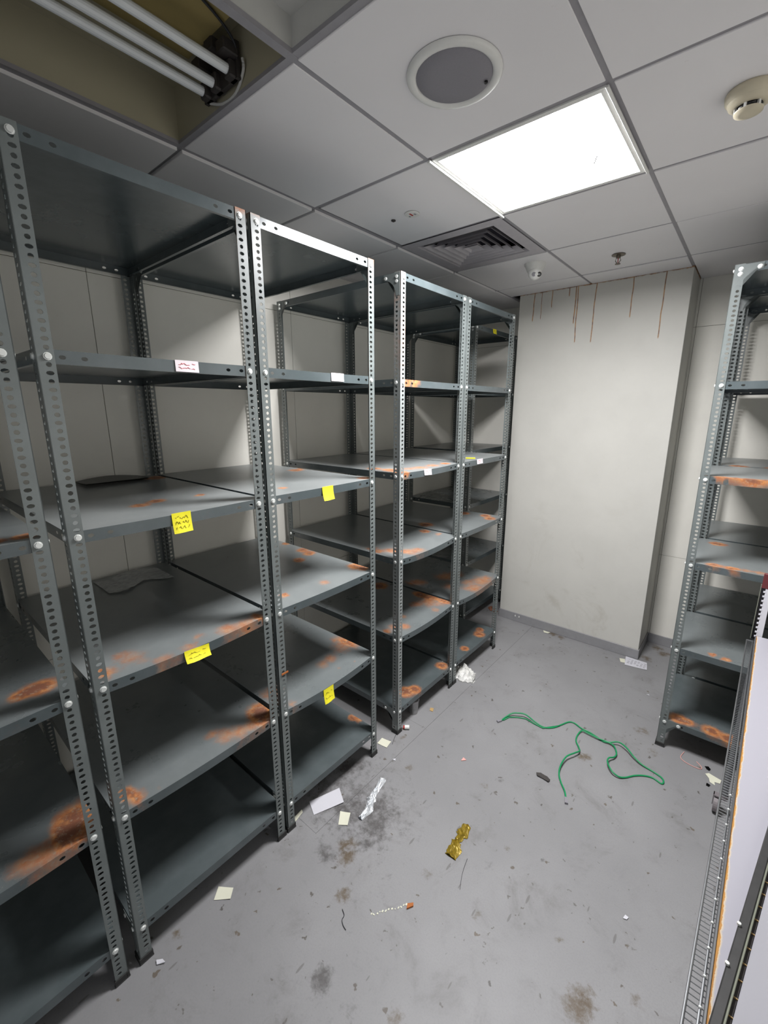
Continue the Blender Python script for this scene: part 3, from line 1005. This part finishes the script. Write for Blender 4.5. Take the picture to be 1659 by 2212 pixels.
FX = -0.305
R_ = {}
R_['A1'] = rack('A1', (FX, -1.822, 0), PI / 2, .610, .925, 'dark grey rack at the left edge of the photo, cut off by it', 'y')
R_['A2'] = rack('A2', (FX, -1.173, 0), PI / 2, .612, .925, 'grey rack with a dark board and a plastic sheet lying on its shelves', 'y')
R_['A3'] = rack('A3', (FX, -0.546, 0), PI / 2, .606, .925, 'grey rack just left of the gap in the row, rusty at its top corner', 'y')
R_['B0'] = rack('B0', (FX, 0.245, 0), PI / 2, .604, .925, 'grey rack just right of the gap, its front left post pale and rusty', 'y')
R_['B1'] = rack('B1', (FX, 0.864, 0), PI / 2, .640, .925, 'grey rack at the far end of the row, one sagging shelf nearly all orange rust', 'y')
R_['C'] = rack('C', (-0.655, 1.60, 0), PI / 2, .745, .590, 'grey rack set back in the far left corner behind the row', 'y',
               levels=[1.996, 1.546, 1.091, .601, .137])
R_['R0'] = rack('R0', (0.867, 1.130, 0), 0, .925, .560, 'grey rack on the right side with its long side towards the viewer', 'x',
                levels=[1.972, 1.540, 1.090, .621, .176])
R_['R1'] = rack('R1', (0.880, 1.715, 0), 0, .925, .560, 'grey rack against the far wall, behind the right hand rack', 'x',
                levels=[1.972, 1.540, 1.090, .621, .176])
# one evenly faded coat on every post; only the corner post beside the gap is paler still, wear plus painted lamp light
def set_pale(me, k):
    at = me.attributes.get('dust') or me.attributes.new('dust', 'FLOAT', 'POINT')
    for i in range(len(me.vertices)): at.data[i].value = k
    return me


set_pale(POST, .18)
set_pale(GUSSET, .18)
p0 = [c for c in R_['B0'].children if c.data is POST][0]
p0.data = set_pale(POST.copy(), .55)
# rusty paint on some posts
def post_copy_with_rust(rack_o, index, fn):
    ps = [c for c in rack_o.children if c.name.startswith('post') and not c.name.startswith('post_foot')]
    p = ps[index]
    me = p.data.copy(); p.data = me
    at = me.attributes['rust']
    for i, v in enumerate(me.vertices): at.data[i].value = fn(v.co)
    return p


p = post_copy_with_rust(R_['A3'], 1, lambda c: 0.75 * math.exp(-(TOPZ - c.z) / .05))
p = post_copy_with_rust(R_['A3'], 0, lambda c: 0.6 * math.exp(-(TOPZ - c.z) / .03))
p = post_copy_with_rust(R_['A2'], 1, lambda c: 0.7 * math.exp(-(TOPZ - c.z) / .035))
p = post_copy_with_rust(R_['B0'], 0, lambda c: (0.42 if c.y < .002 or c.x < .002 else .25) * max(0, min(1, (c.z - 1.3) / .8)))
p['label'] = 'pale post with rusty streaks'


# ---- paper tags on the shelf lips (parts of their racks)
def tag_quad(rack_o, name, pts, mat, label=None, curl=0.0, off=.0012, ink=None, inkrows=3):
    """pts: world corner points on the front plane x (top left, top right, bottom right, bottom left)"""
    M4 = rack_o.matrix_basis.inverted()
    tl, tr, br, bl = [Vector(p) for p in pts]
    bm = bmesh.new()
    nx, ny = 4, 8
    def P(u, v, k):
        p = (tl * (1 - u) + tr * u) * (1 - v) + (bl * (1 - u) + br * u) * v
        out = off + k * .0006 + curl * (v ** 2) + curl * .25 * math.sin(u * 5) * v
        return M4 @ Vector((p.x + out, p.y, p.z))
    gs = []
    for k in (1, 0):
        g = [[bm.verts.new(P(i / nx, j / ny, k)) for j in range(ny + 1)] for i in range(nx + 1)]
        gs.append(g)
        for i in range(nx):
            for j in range(ny):
                f = (g[i][j], g[i][j + 1], g[i + 1][j + 1], g[i + 1][j])
                bm.faces.new(f if k else tuple(reversed(f)))
    a, b = gs
    for i in range(nx):
        bm.faces.new((a[i][0], a[i + 1][0], b[i + 1][0], b[i][0])); bm.faces.new((a[i + 1][ny], a[i][ny], b[i][ny], b[i + 1][ny]))
    for j in range(ny):
        bm.faces.new((a[0][j + 1], a[0][j], b[0][j], b[0][j + 1])); bm.faces.new((a[nx][j], a[nx][j + 1], b[nx][j + 1], b[nx][j]))
    o = link_mesh(name, bm, mat, rack_o)
    if label: o['label'] = label
    if ink:
        bm = bmesh.new()
        rr = random.Random(len(name) * 7 + inkrows)
        for q in range(inkrows):
            v = (q + 1) / (inkrows + 1)
            u = .14
            prev = None
            while u < .88:
                p = (tl * (1 - u) + tr * u) * (1 - v) + (bl * (1 - u) + br * u) * v
                z = rr.uniform(-1, 1) * (tl - bl).length * .09
                c = Vector((p.x + off + .0012 + curl * v * v + curl * .25 * math.sin(u * 5) * v, p.y, p.z + z))
                c = M4 @ c
                if prev is not None and rr.random() < .86: cyl(bm, prev, c, .0007, seg=4)
                prev = c
                u += rr.uniform(.03, .06)
        link_mesh('handwriting', bm, ink, o)
    return o


X0 = FX + PT + .0003 - .0015
def q4(y0, y1, z1, z0, dz=0.0, xx=None):
    x = FX - .0022 if xx is None else xx
    return [(x, y0, z1), (x, y1, z1 + dz), (x, y1, z0 + dz), (x, y0, z0)]


def lipz(key, li):
    return [c for c in R_[key].children if c.name.startswith('shelf_tray')][li].location.z


z = lipz('A2', 1); tag_quad(R_['A2'], 'paper_label', q4(-.838, -.766, z, z - .033), M['label'], 'white paper label with red writing', 0.001, ink=M['redink'], inkrows=2)
z = lipz('A3', 1); tag_quad(R_['A3'], 'paper_label', q4(-.206, -.135, z + .001, z - .031), M['label'], 'white paper label', 0.001)
z = lipz('A2', 2); tag_quad(R_['A2'], 'sticky_note', q4(-.899, -.838, z + .002, z - .062), M['yellow'], 'yellow sticky note with faint writing', .008, ink=M['ink'], inkrows=3)
z = lipz('A3', 2); tag_quad(R_['A3'], 'sticky_note', q4(-.275, -.213, z + .002, z - .056), M['yellow'], 'yellow sticky note', .012)
z = lipz('A2', 3); tag_quad(R_['A2'], 'sticky_note', q4(-.909, -.822, z - .008, z - .048, -.006), M['yellow'], 'torn yellow sticky note', .014, ink=M['ink'], inkrows=2)
z = lipz('A3', 4); tag_quad(R_['A3'], 'sticky_note', q4(-.308, -.246, z - .022, z - .092), M['yellow'], 'yellow sticky note', .010, ink=M['ink'], inkrows=2)
z = lipz('B0', 2); tag_quad(R_['B0'], 'paper_label', q4(.466, .537, z + .001, z - .032, -.005), M['label'], 'white paper label with red writing', .004, ink=M['redink'], inkrows=2)
z = lipz('B1', 2); tag_quad(R_['B1'], 'paper_label', q4(1.060, 1.138, z + .003, z - .028), M['label'], 'torn white paper label with red writing', .003, ink=M['redink'], inkrows=2)
z = lipz('C', 0); tag_quad(R_['C'], 'sticky_note', q4(1.88, 1.94, z + .002, z - .034, 0, -.657), M['yellow'], 'yellow sticky note', .006, ink=M['ink'], inkrows=2)
# yellow note lying on the shelf of the far rack
o = newbox('sticky_note', (0, 0, 0, .062, .062, .0006), M['yellow'])
o.location = (-.40, 1.08, lipz('B1', 2) + .0004); o.rotation_euler = (0, 0, .5)
tag(o, 'yellow sticky note lying flat on the far rack shelf above a white tag', 'note')

# small yellow sticker with a wire end on a post of the gap-side rack
o = newbox('cable_tie', (-.004, -.0008, -.006, .030, .0008, .003), M['orange'], R_['A3'], bev=.001); o.location = (.016, -.0035, 0.795)

# ---- things on the shelves
z = lipz('A2', 2)
bm = bmesh.new()
nx, ny = 10, 6
def warp(u, v): return .004 + .012 * math.sin(u * PI) * (1 - v) + .006 * v
for k in (0, 1):
    g = [[bm.verts.new((-1.215 + .16 * v / ny, -.905 + .26 * u / nx, warp(u / nx, v / ny) + .004 * k)) for v in range(ny + 1)] for u in range(nx + 1)]
    for u in range(nx):
        for v in range(ny):
            f = (g[u][v], g[u + 1][v], g[u + 1][v + 1], g[u][v + 1]); bm.faces.new(f if not k else tuple(reversed(f)))
bmesh.ops.recalc_face_normals(bm, faces=bm.faces)
o = link_mesh('warped_board', bm, M['frame_dark']); o.location = (0, 0, z)
tag(o, 'thin dark warped board lying at the back of a shelf near the wall', 'board')
z = lipz('A2', 3)
bm = bmesh.new()
nx, ny = 16, 10
rr = random.Random(3)
g = [[bm.verts.new((-1.20 + .20 * v / ny + .03 * math.sin(u * .5), -.90 + .27 * u / nx, .003 + .010 * abs(noise.noise(Vector((u * .5, v * .6, 2)))))) for v in range(ny + 1)] for u in range(nx + 1)]
for u in range(nx):
    for v in range(ny):
        bm.faces.new((g[u][v], g[u][v + 1], g[u + 1][v + 1], g[u + 1][v]))
o = link_mesh('plastic_sheet', bm, M['film'], smooth=True); o.location = (0, 0, z)
tag(o, 'crumpled translucent plastic sheet lying on a dark shelf', 'plastic sheet')

# ================================================================== LITTER ON THE FLOOR
def flat(name, pts, mat, label, cat, th=.0006, z=.0012, curl=.0, group=None, smooth=False):
    """thin paper piece: polygon outline filled from its centre, with thickness and a slight curl"""
    c = Vector((sum(p[0] for p in pts) / len(pts), sum(p[1] for p in pts) / len(pts), 0))
    n = len(pts)
    bm = bmesh.new()
    # subdivide the outline
    out = []
    for i in range(n):
        a = Vector((*pts[i], 0)); b = Vector((*pts[(i + 1) % n], 0))
        for k in range(4): out.append(a.lerp(b, k / 4) - c)
    R = max(p.length for p in out)
    hz = lambda p: curl * ((p.x / R) ** 2 * .7 + (p.y / R) * .3 + .3) if curl else 0
    tops = []; bots = []
    for rad in (1.0, .66, .33):
        tops.append([bm.verts.new((p.x * rad, p.y * rad, max(0, hz(p * rad)) + th)) for p in out])
    ctop = bm.verts.new((0, 0, max(0, hz(Vector((0, 0, 0)))) + th))
    bot = [bm.verts.new((p.x, p.y, max(0, hz(p)))) for p in out]
    cbot = bm.verts.new((0, 0, max(0, hz(Vector((0, 0, 0))))))
    m = len(out)
    for a, b in ((tops[0], tops[1]), (tops[1], tops[2])):
        for i in range(m):
            j = (i + 1) % m
            bm.faces.new((a[i], a[j], b[j], b[i]))
    for i in range(m):
        j = (i + 1) % m
        bm.faces.new((tops[2][i], tops[2][j], ctop))
        bm.faces.new((bot[j], bot[i], cbot))
        bm.faces.new((bot[i], bot[j], tops[0][j], tops[0][i]))
    bmesh.ops.recalc_face_normals(bm, faces=bm.faces)
    o = link_mesh(name, bm, mat)
    o.location = (c.x, c.y, z)
    tag(o, label, cat, group)
    return o


flat('paper_card', [(-0.352, -0.384), (-0.296, -0.236), (-0.22, -0.28), (-0.282, -0.416)], M['card'], 'largest white card on the floor, beside the rack feet', 'card', th=.001, curl=.006)
flat('paper_slip', [(-0.199, -0.325), (-0.157, -0.299), (-0.123, -0.353), (-0.159, -0.377)], M['creampaper'], 'square cream slip on the floor between the white card and the silver foil', 'paper', curl=.004)
flat('paper_slip', [(-0.354, 0.164), (-0.295, 0.176), (-0.286, 0.124), (-0.349, 0.117)], M['creampaper'], 'cream slip on the floor in the gap between the two rows of racks', 'paper', curl=.003)
flat('paper_slip', [(-0.345, -0.436), (-0.33, -0.443), (-0.321, -0.494), (-0.343, -0.482)], M['creampaper'], 'narrow pointed cream slip beside the paired rack feet', 'paper', curl=.008)
flat('paper_slip', [(-0.332, -0.871), (-0.283, -0.835), (-0.255, -0.865), (-0.302, -0.908)], M['creampaper'], 'cream slip on the floor in front of the nearest full rack', 'paper', curl=.003)
nt = flat('paper_note', [(0.532, 2.024), (0.674, 2.024), (0.691, 1.92), (0.55, 1.895)], M['card'], 'white printed paper lying at the corner of the pillar', 'paper', curl=.003)
bm = bmesh.new()
for k in range(6):
    for q in range(5):
        if (k * 5 + q) % 7 == 3: continue
        x = -.055 + k * .021; y = -.035 + q * .015
        box(bm, x, y, .0035, x + .014, y + .0022, .0040)
link_mesh('printed_text', bm, M['tbar'], nt)
flat('paper_scrap', [(0.5, 1.967), (0.536, 1.98), (0.547, 1.924), (0.518, 1.916)], M['creampaper'], 'small torn cream scrap just left of the printed paper', 'paper')
flat('paper_scrap', [(1.103, 1.052), (1.118, 1.069), (1.171, 1.052), (1.167, 1.023), (1.144, 1.019), (1.148, 0.996), (1.126, 1.004), (1.121, 1.029)], M['creampaper'],
     'torn cream paper shaped like a flag in front of the right rack', 'paper', curl=.002)
flat('rubber_chip', [(1.097, 1.11), (1.112, 1.119), (1.123, 1.104), (1.118, 1.089), (1.106, 1.094)], M['black'], 'black chip on the floor behind the torn cream paper', 'chip', th=.003)
flat('rubber_chip', [(1.114, 0.986), (1.13, 0.981), (1.125, 0.966), (1.113, 0.967)], M['black'], 'black chip on the floor in front of the torn cream paper', 'chip', th=.003)
flat('dark_shard', [(0.427, 0.487), (0.445, 0.502), (0.48, 0.5), (0.499, 0.487), (0.495, 0.472), (0.465, 0.476), (0.436, 0.475)], M['darkscrap'], 'dark bent plastic shard between the green cable and the gold wrapper', 'shard', th=.004, curl=.006)
flat('pink_chip', [(0.081, 0.339), (0.102, 0.332), (0.082, 0.311)], M['pink'], 'small pale pink triangular chip in the middle of the floor', 'chip', th=.003)
flat('tan_flake', [(-0.288, 0.566), (-0.267, 0.572), (-0.255, 0.543), (-0.278, 0.54)], M['straw'], 'tan flake on the floor in front of the rack with the pale post', 'flake', th=.002)
flat('white_chip', [(0.929, 0.040), (0.941, 0.044), (0.945, 0.056), (0.933, 0.058)], M['card'], 'tiny white chip on the open floor at the right', 'chip', th=.003)
flat('white_chip', [(-0.275, -1.135), (-0.262, -1.120), (-0.245, -1.118), (-0.262, -1.140)], M['card'], 'white flake beside the nearest rack foot', 'chip', th=.003, curl=.004)
flat('paper_wedge', [(-0.105, 2.018), (-0.045, 2.020), (-0.055, 1.995), (-0.09, 1.99)], M['creampaper'], 'little cream scrap at the foot of the pillar', 'paper', curl=.004)
flat('paint_flake', [(-0.21, 0.08), (-0.20, 0.095), (-0.19, 0.083)], M['card'], 'tiny white flake by the foot of the rusty cornered rack', 'flake', th=.002)
flat('white_chip', [(0.742, 1.60), (0.756, 1.607), (0.760, 1.598)], M['card'], 'tiny white chip on the floor before the printed paper', 'chip', th=.003)
flat('orange_crumb', [(0.283, -0.438), (0.299, -0.421), (0.305, -0.43), (0.291, -0.454)], M['orange'], 'orange brown crumb on the floor near the pale smear', 'crumb', th=.006)
bm = bmesh.new()
rr = random.Random(8)
for k in range(14):
    s = k / 13
    x = .198 + .088 * s + rr.uniform(-.003, .003); y = -.557 + .12 * s + rr.uniform(-.003, .003)
    box(bm, x, y, 0, x + rr.uniform(.003, .008), y + rr.uniform(.003, .009), .0015)
o = link_mesh('dried_smear', bm, M['creampaper']); o.location.z = .0005; o['kind'] = 'stuff'
tag(o, 'pale broken smear of crumbs leading to the orange crumb', 'crumbs')


def crumple(name, spine, widths, mat, label, cat, h=.02, seed=1, nu=26, nv=8, z=.001, parent=None):
    """crumpled strip following a spine, real relief"""
    P = smooth_path([(x, y, 0) for x, y in spine], 6)
    tot = len(P) - 1
    bm = bmesh.new()
    rows = []
    for i in range(nu + 1):
        s = i / nu
        p = P[int(round(s * tot))]
        q = P[min(tot, int(round(s * tot)) + 1)]; q0 = P[max(0, int(round(s * tot)) - 1)]
        d = (q - q0).normalized(); sd_ = Vector((-d.y, d.x, 0))
        wv = widths[min(len(widths) - 1, int(s * len(widths)))]
        row = []
        for j in range(nv + 1):
            v = j / nv - .5
            nn = noise.noise(Vector((i * .9, j * 1.3, seed)))
            hh = h * (0.35 + .65 * abs(nn) * 2) * (1 - (2 * v) ** 2 * .85)
            row.append(bm.verts.new(p + sd_ * (v * wv * (1 + .25 * nn)) + Vector((0, 0, max(0, hh)))))
        rows.append(row)
    for a, b in zip(rows[:-1], rows[1:]):
        for j in range(nv): bm.faces.new((a[j], a[j + 1], b[j + 1], b[j]))
    # underside
    for a, b in zip(rows[:-1], rows[1:]):
        v = [bm.verts.new((q.co.x, q.co.y, 0)) for q in (a[0], a[nv], b[nv], b[0])]
        bm.faces.new(list(reversed(v)))
    bmesh.ops.recalc_face_normals(bm, faces=bm.faces)
    o = link_mesh(name, bm, mat, parent)
    o.location.z = z
    if parent is None: tag(o, label, cat)
    return o


crumple('foil_strip', [(-0.163, -0.052), (-0.148, -0.116), (-0.139, -0.161), (-0.122, -0.198), (-0.102, -0.237), (-0.101, -0.292)], [.034, .026, .032, .044, .036, .040, .026],
        M['foil'], 'crumpled silver foil strip on the sooty patch of floor', 'foil', h=.018, seed=2)
crumple('gold_wrapper', [(0.296, -0.004), (0.300, -0.045), (0.300, -0.085), (0.300, -0.105), (0.310, -0.14), (0.312, -0.175)], [.040, .052, .032, .022, .042, .056, .050],
        M['gold'], 'crumpled gold foil wrapper in two lobes on the floor', 'wrapper', h=.016, seed=5)
crumple('plastic_bag', [(-0.355, 1.06), (-0.320, 1.03), (-0.280, 1.00), (-0.235, 0.985), (-0.205, 0.985)], [.12, .15, .16, .13, .08, .04],
        M['white'], 'crumpled white plastic bag at the foot of the paired far posts', 'plastic bag', h=.055, seed=9)
crumple('brown_wrapper', [(-0.66, 2.13), (-0.62, 2.11), (-0.58, 2.08)], [.05, .07, .05], M['cardboard'], 'crumpled brown wrapper on the floor in the far left corner', 'wrapper', h=.03, seed=11, nu=10)

# bottle cap, white with red
cp = root('bottle_cap', (-0.288, 0.318, .001)); tag(cp, 'little white and red plastic cap at the foot of the pale post', 'cap')
bm = bmesh.new(); cyl(bm, (-.012, -.008, .012), (.010, .008, .013), .012, seg=16); link_mesh('cap_shell', bm, M['white'], cp, False)
bm = bmesh.new(); cyl(bm, (-.019, -.012, .010), (-.010, -.006, .011), .010, seg=16); link_mesh('red_end', bm, M['red'], cp)
# clear cup lying under the rack
bm = bmesh.new()
lathe(bm, [(.0, 0), (.024, 0), (.034, .095), (.036, .097), (.0335, .096), (.0235, .002), (0, .002)], seg=24)
o = link_mesh('plastic_cup', bm, M['clear'], smooth=True); o.location = (-0.345, 0.46, .001); tag(o, 'clear plastic cup standing on the floor under the bottom shelf', 'cup')

# wire bits
bm = bmesh.new(); tube(bm, smooth_path([(x, y, .003) for x, y in [(0.103, -0.611), (0.123, -0.621), (0.128, -0.637), (0.144, -0.647), (0.162, -0.651)]]), .0011, 6)
tag(link_mesh('wire_bit', bm, M['blackcable']), 'short kinked dark wire on the floor near the brown stain', 'wire')
bm = bmesh.new(); tube(bm, smooth_path([(-.315, .262, .0025), (-.305, .225, .0025), (-.290, .19, .003), (-.278, .165, .0025)]), .0011, 6)
tag(link_mesh('wire_bit', bm, M['blackcable']), 'thin dark wire running from the foot of the pale post', 'wire')
bm = bmesh.new(); tube(bm, smooth_path([(0.372, -0.135, .0015), (0.386, -0.20, .0015), (0.41, -0.262, .0015)]), .0008, 6)
tag(link_mesh('wire_bit', bm, M['blackcable']), 'long straight hair of wire below the gold wrapper', 'wire')
bm = bmesh.new(); tube(bm, smooth_path([(1.00, 1.16, .003), (0.99, 1.10, .003), (1.02, 1.075, .003), (1.075, 1.07, .003), (1.085, 1.09, .003), (1.06, 1.12, .003)]), .0016, 6)
tag(link_mesh('pink_loop', bm, M['pink']), 'thin pink plastic loop on the floor in front of the right rack', 'strip')

# green network cable
CP = [(0.113, 0.741), (0.12, 0.784), (0.141, 0.824), (0.172, 0.844), (0.214, 0.863), (0.278, 0.848), (0.334, 0.848), (0.377, 0.884), (0.405, 0.938), (0.431, 0.991), (0.46, 1.004), (0.508, 0.984), (0.553, 0.981), (0.6, 0.967), (0.639, 0.952), (0.671, 0.96), (0.709, 0.979), (0.752, 0.957), (0.793, 0.922), (0.836, 0.901), (0.892, 0.891), (0.932, 0.875), (0.945, 0.852), (0.938, 0.831), (0.899, 0.844), (0.86, 0.83), (0.823, 0.799), (0.789, 0.755), (0.761, 0.732), (0.727, 0.738), (0.698, 0.777), (0.694, 0.819), (0.713, 0.856), (0.716, 0.896), (0.691, 0.946), (0.653, 0.955), (0.604, 0.952), (0.547, 0.957), (0.517, 0.956), (0.507, 0.909), (0.515, 0.858), (0.543, 0.813), (0.556, 0.776), (0.542, 0.734), (0.516, 0.678), (0.511, 0.604), (0.521, 0.554), (0.546, 0.511), (0.576, 0.471), (0.594, 0.435)]
pts = []
for i, (x, y) in enumerate(CP):
    s = i / (len(CP) - 1)
    z = .0042 + .022 * max(0, math.sin(s * 23)) ** 2
    if i in (0, 1, len(CP) - 1, len(CP) - 2): z = .006
    if 33 <= i <= 38: z = .012
    pts.append((x, y, z))
nc = root('network_cable', (0.5, 0.8, 0)); tag(nc, 'green network cable looped loosely on the grey floor', 'cable')
off = Vector((0.5, 0.8, 0))
bm = bmesh.new(); tube(bm, [p - off for p in smooth_path(pts, 5)], .0040, 8)
link_mesh('cable_jacket', bm, M['green'], nc, smooth=True)
# the doubled strand near the far end
bm = bmesh.new(); tube(bm, [Vector((x, y, z)) - off for x, y, z in [(.120, .752, .005), (.135, .800, .004), (.175, .832, .004), (.22, .852, .005), (.28, .842, .005), (.33, .838, .005), (.40, .92, .006)]], .0034, 8)
link_mesh('cable_jacket', bm, M['green'], nc, smooth=True)
for (a, b) in ((Vector((0.113, 0.741, .006)), Vector((0.098, 0.715, .006))), (Vector((0.594, 0.435, .006)), Vector((0.607, 0.402, .006)))):
    d = (b - a).normalized(); s = Vector((-d.y, d.x, 0)) * .0075; u = Vector((0, 0, .005))
    bm = bmesh.new()
    q = [a + s * .7 - u * .8, a - s * .7 - u * .8, a - s * .7 + u * .8, a + s * .7 + u * .8, b + s - u, b - s - u, b - s + u, b + s + u]
    v = [bm.verts.new(p - off) for p in q]
    for f in ((0, 1, 2, 3), (7, 6, 5, 4), (0, 4, 5, 1), (1, 5, 6, 2), (2, 6, 7, 3), (3, 7, 4, 0)): bm.faces.new([v[k] for k in f])
    bmesh.ops.recalc_face_normals(bm, faces=bm.faces)
    link_mesh('connector', bm, M['grille'], nc)

# ================================================================== WIRE RACK AND BOARDS AT THE RIGHT EDGE
# lies along y and turned by about two degrees; origin at its aisle edge
WZ = 0.875
wk = root('wire_rack', (1.0985, -0.5, 0), -0.034)
tag(wk, 'chrome wire rack at the right edge of the photo with white boards on it', 'wire rack')
YN, YFAR = -0.78, 1.355
bm = bmesh.new(); cyl(bm, (.002, YN, WZ), (.002, YFAR, WZ), .0024, seg=8); link_mesh('outer_rail', bm, M['chrome'], wk)
bm = bmesh.new(); cyl(bm, (.0215, YN, WZ + .004), (.0215, YFAR, WZ + .004), .0022, seg=8); link_mesh('inner_rail', bm, M['chrome'], wk)
bm = bmesh.new(); cyl(bm, (.46, YN, WZ), (.46, YFAR, WZ), .0032, seg=8); link_mesh('outer_rail', bm, M['chrome'], wk)
for yy in (YN, YFAR):
    bm = bmesh.new(); cyl(bm, (.0, yy, WZ), (.46, yy, WZ), .0032, seg=8); link_mesh('end_rail', bm, M['chrome'], wk)
bm = bmesh.new(); cyl(bm, (0, 0, WZ - .001), (.46, 0, WZ - .001), .0010, seg=5); bm.normal_update()
RUNG = bpy.data.meshes.new('rung'); bm.to_mesh(RUNG); bm.free(); RUNG.materials.append(M['chrome'])
y = YN + .01
while y < YFAR:
    inst(RUNG, 'rung', wk, (0, y, 0)); y += .0106
bm = bmesh.new(); bmesh.ops.create_uvsphere(bm, u_segments=8, v_segments=6, radius=.0030); CL = bpy.data.meshes.new('weld_clip'); bm.to_mesh(CL); bm.free(); CL.materials.append(M['bolt'])
y = -.30
while y < .32:
    inst(CL, 'weld_clip', wk, (.0215, y, WZ + .0062)); y += .0552
for (x, y) in ((.036, YFAR - .03), (.440, YFAR - .03), (.036, YN + .03), (.440, YN + .03)):
    bm = bmesh.new(); cyl(bm, (x, y, .10), (x, y, WZ + .001), .0125, seg=14)
    p = link_mesh('post', bm, M['chrome'], wk)
    cx = x - .022
    bm = bmesh.new(); cyl(bm, (cx - .011, y, .0395), (cx + .011, y, .0395), .039, seg=24); cyl(bm, (x, y, .082), (x, y, .103), .016, seg=12)
    box(bm, cx - .016, y - .012, .036, cx - .0125, y + .012, .090); box(bm, cx + .0125, y - .012, .036, cx + .016, y + .012, .090)
    box(bm, cx - .016, y - .014, .084, x + .014, y + .014, .090)
    link_mesh('caster', bm, M['canister'], p)
# upright at the far corner: white strip with a toothed dark channel
up = root('slotted_upright', (1.1735, 0.872, WZ + .004), -0.034)
tag(up, 'narrow white upright with black toothed slots at the far corner of the wire rack', 'upright')
newbox('white_strip', (0, 0, 0, .021, .012, .235), M['card'], up, bev=.001)
newbox('dark_channel', (-.014, .002, 0, 0, .010, .255), M['black'], up)
newbox('edge_trim', (-.0172, .001, 0, -.0145, .011, .25), M['rail_green'], up)
for k in range(11):
    newbox('tooth', (-.006, -.001, .012 + k * .0205, .001, .003, .019 + k * .0205), M['card'], up)
newbox('end_cap', (-.014, -.001, .235, .021, .013, .30), M['cap_red'], up, bev=.002)

# white board lying on the rack
bd = root('white_board', (1.1295, -0.5, WZ + .0068), -0.034)
tag(bd, 'long white laminate board with a rust stained edge lying on the wire rack', 'board')
o = newbox('panel', (0, -.76, 0, .44, 1.366, .017), M['board'], bd, bev=.001)
newbox('edge_trim', (-.005, -.76, 0, -.0005, 1.366, .0165), M['chrome'], bd, bev=.0008)

# second board in a dark frame, lying askew on the first
fb = root('framed_board', (1.121, -0.785, WZ + .0245), -0.1525)
tag(fb, 'white panel in a dark worn frame lying askew on top of the white board', 'board')
newbox('frame_bar', (0, -.45, 0, .0155, 1.25, .020), M['frame_dark'], fb, bev=.002)
newbox('green_rail', (.0155, -.45, .002, .0185, 1.25, .0215), M['rail_green'], fb, bev=.001)
newbox('groove', (.0185, -.45, .001, .0235, 1.25, .012), M['darkscrap'], fb)
y = -.44
while y < 1.24:
    newbox('tick', (.0185, y, .011, .0245, y + .0012, .0145), M['straw'], fb); y += .034
newbox('panel', (.0245, -.45, 0, .40, 1.25, .020), M['panel_white'], fb, bev=.001)
for y in (.11, .20):
    bm = bmesh.new(); cyl(bm, (.001, y, .020), (.001, y, .0245), .0032, seg=10); link_mesh('rivet', bm, M['bolt'], fb)
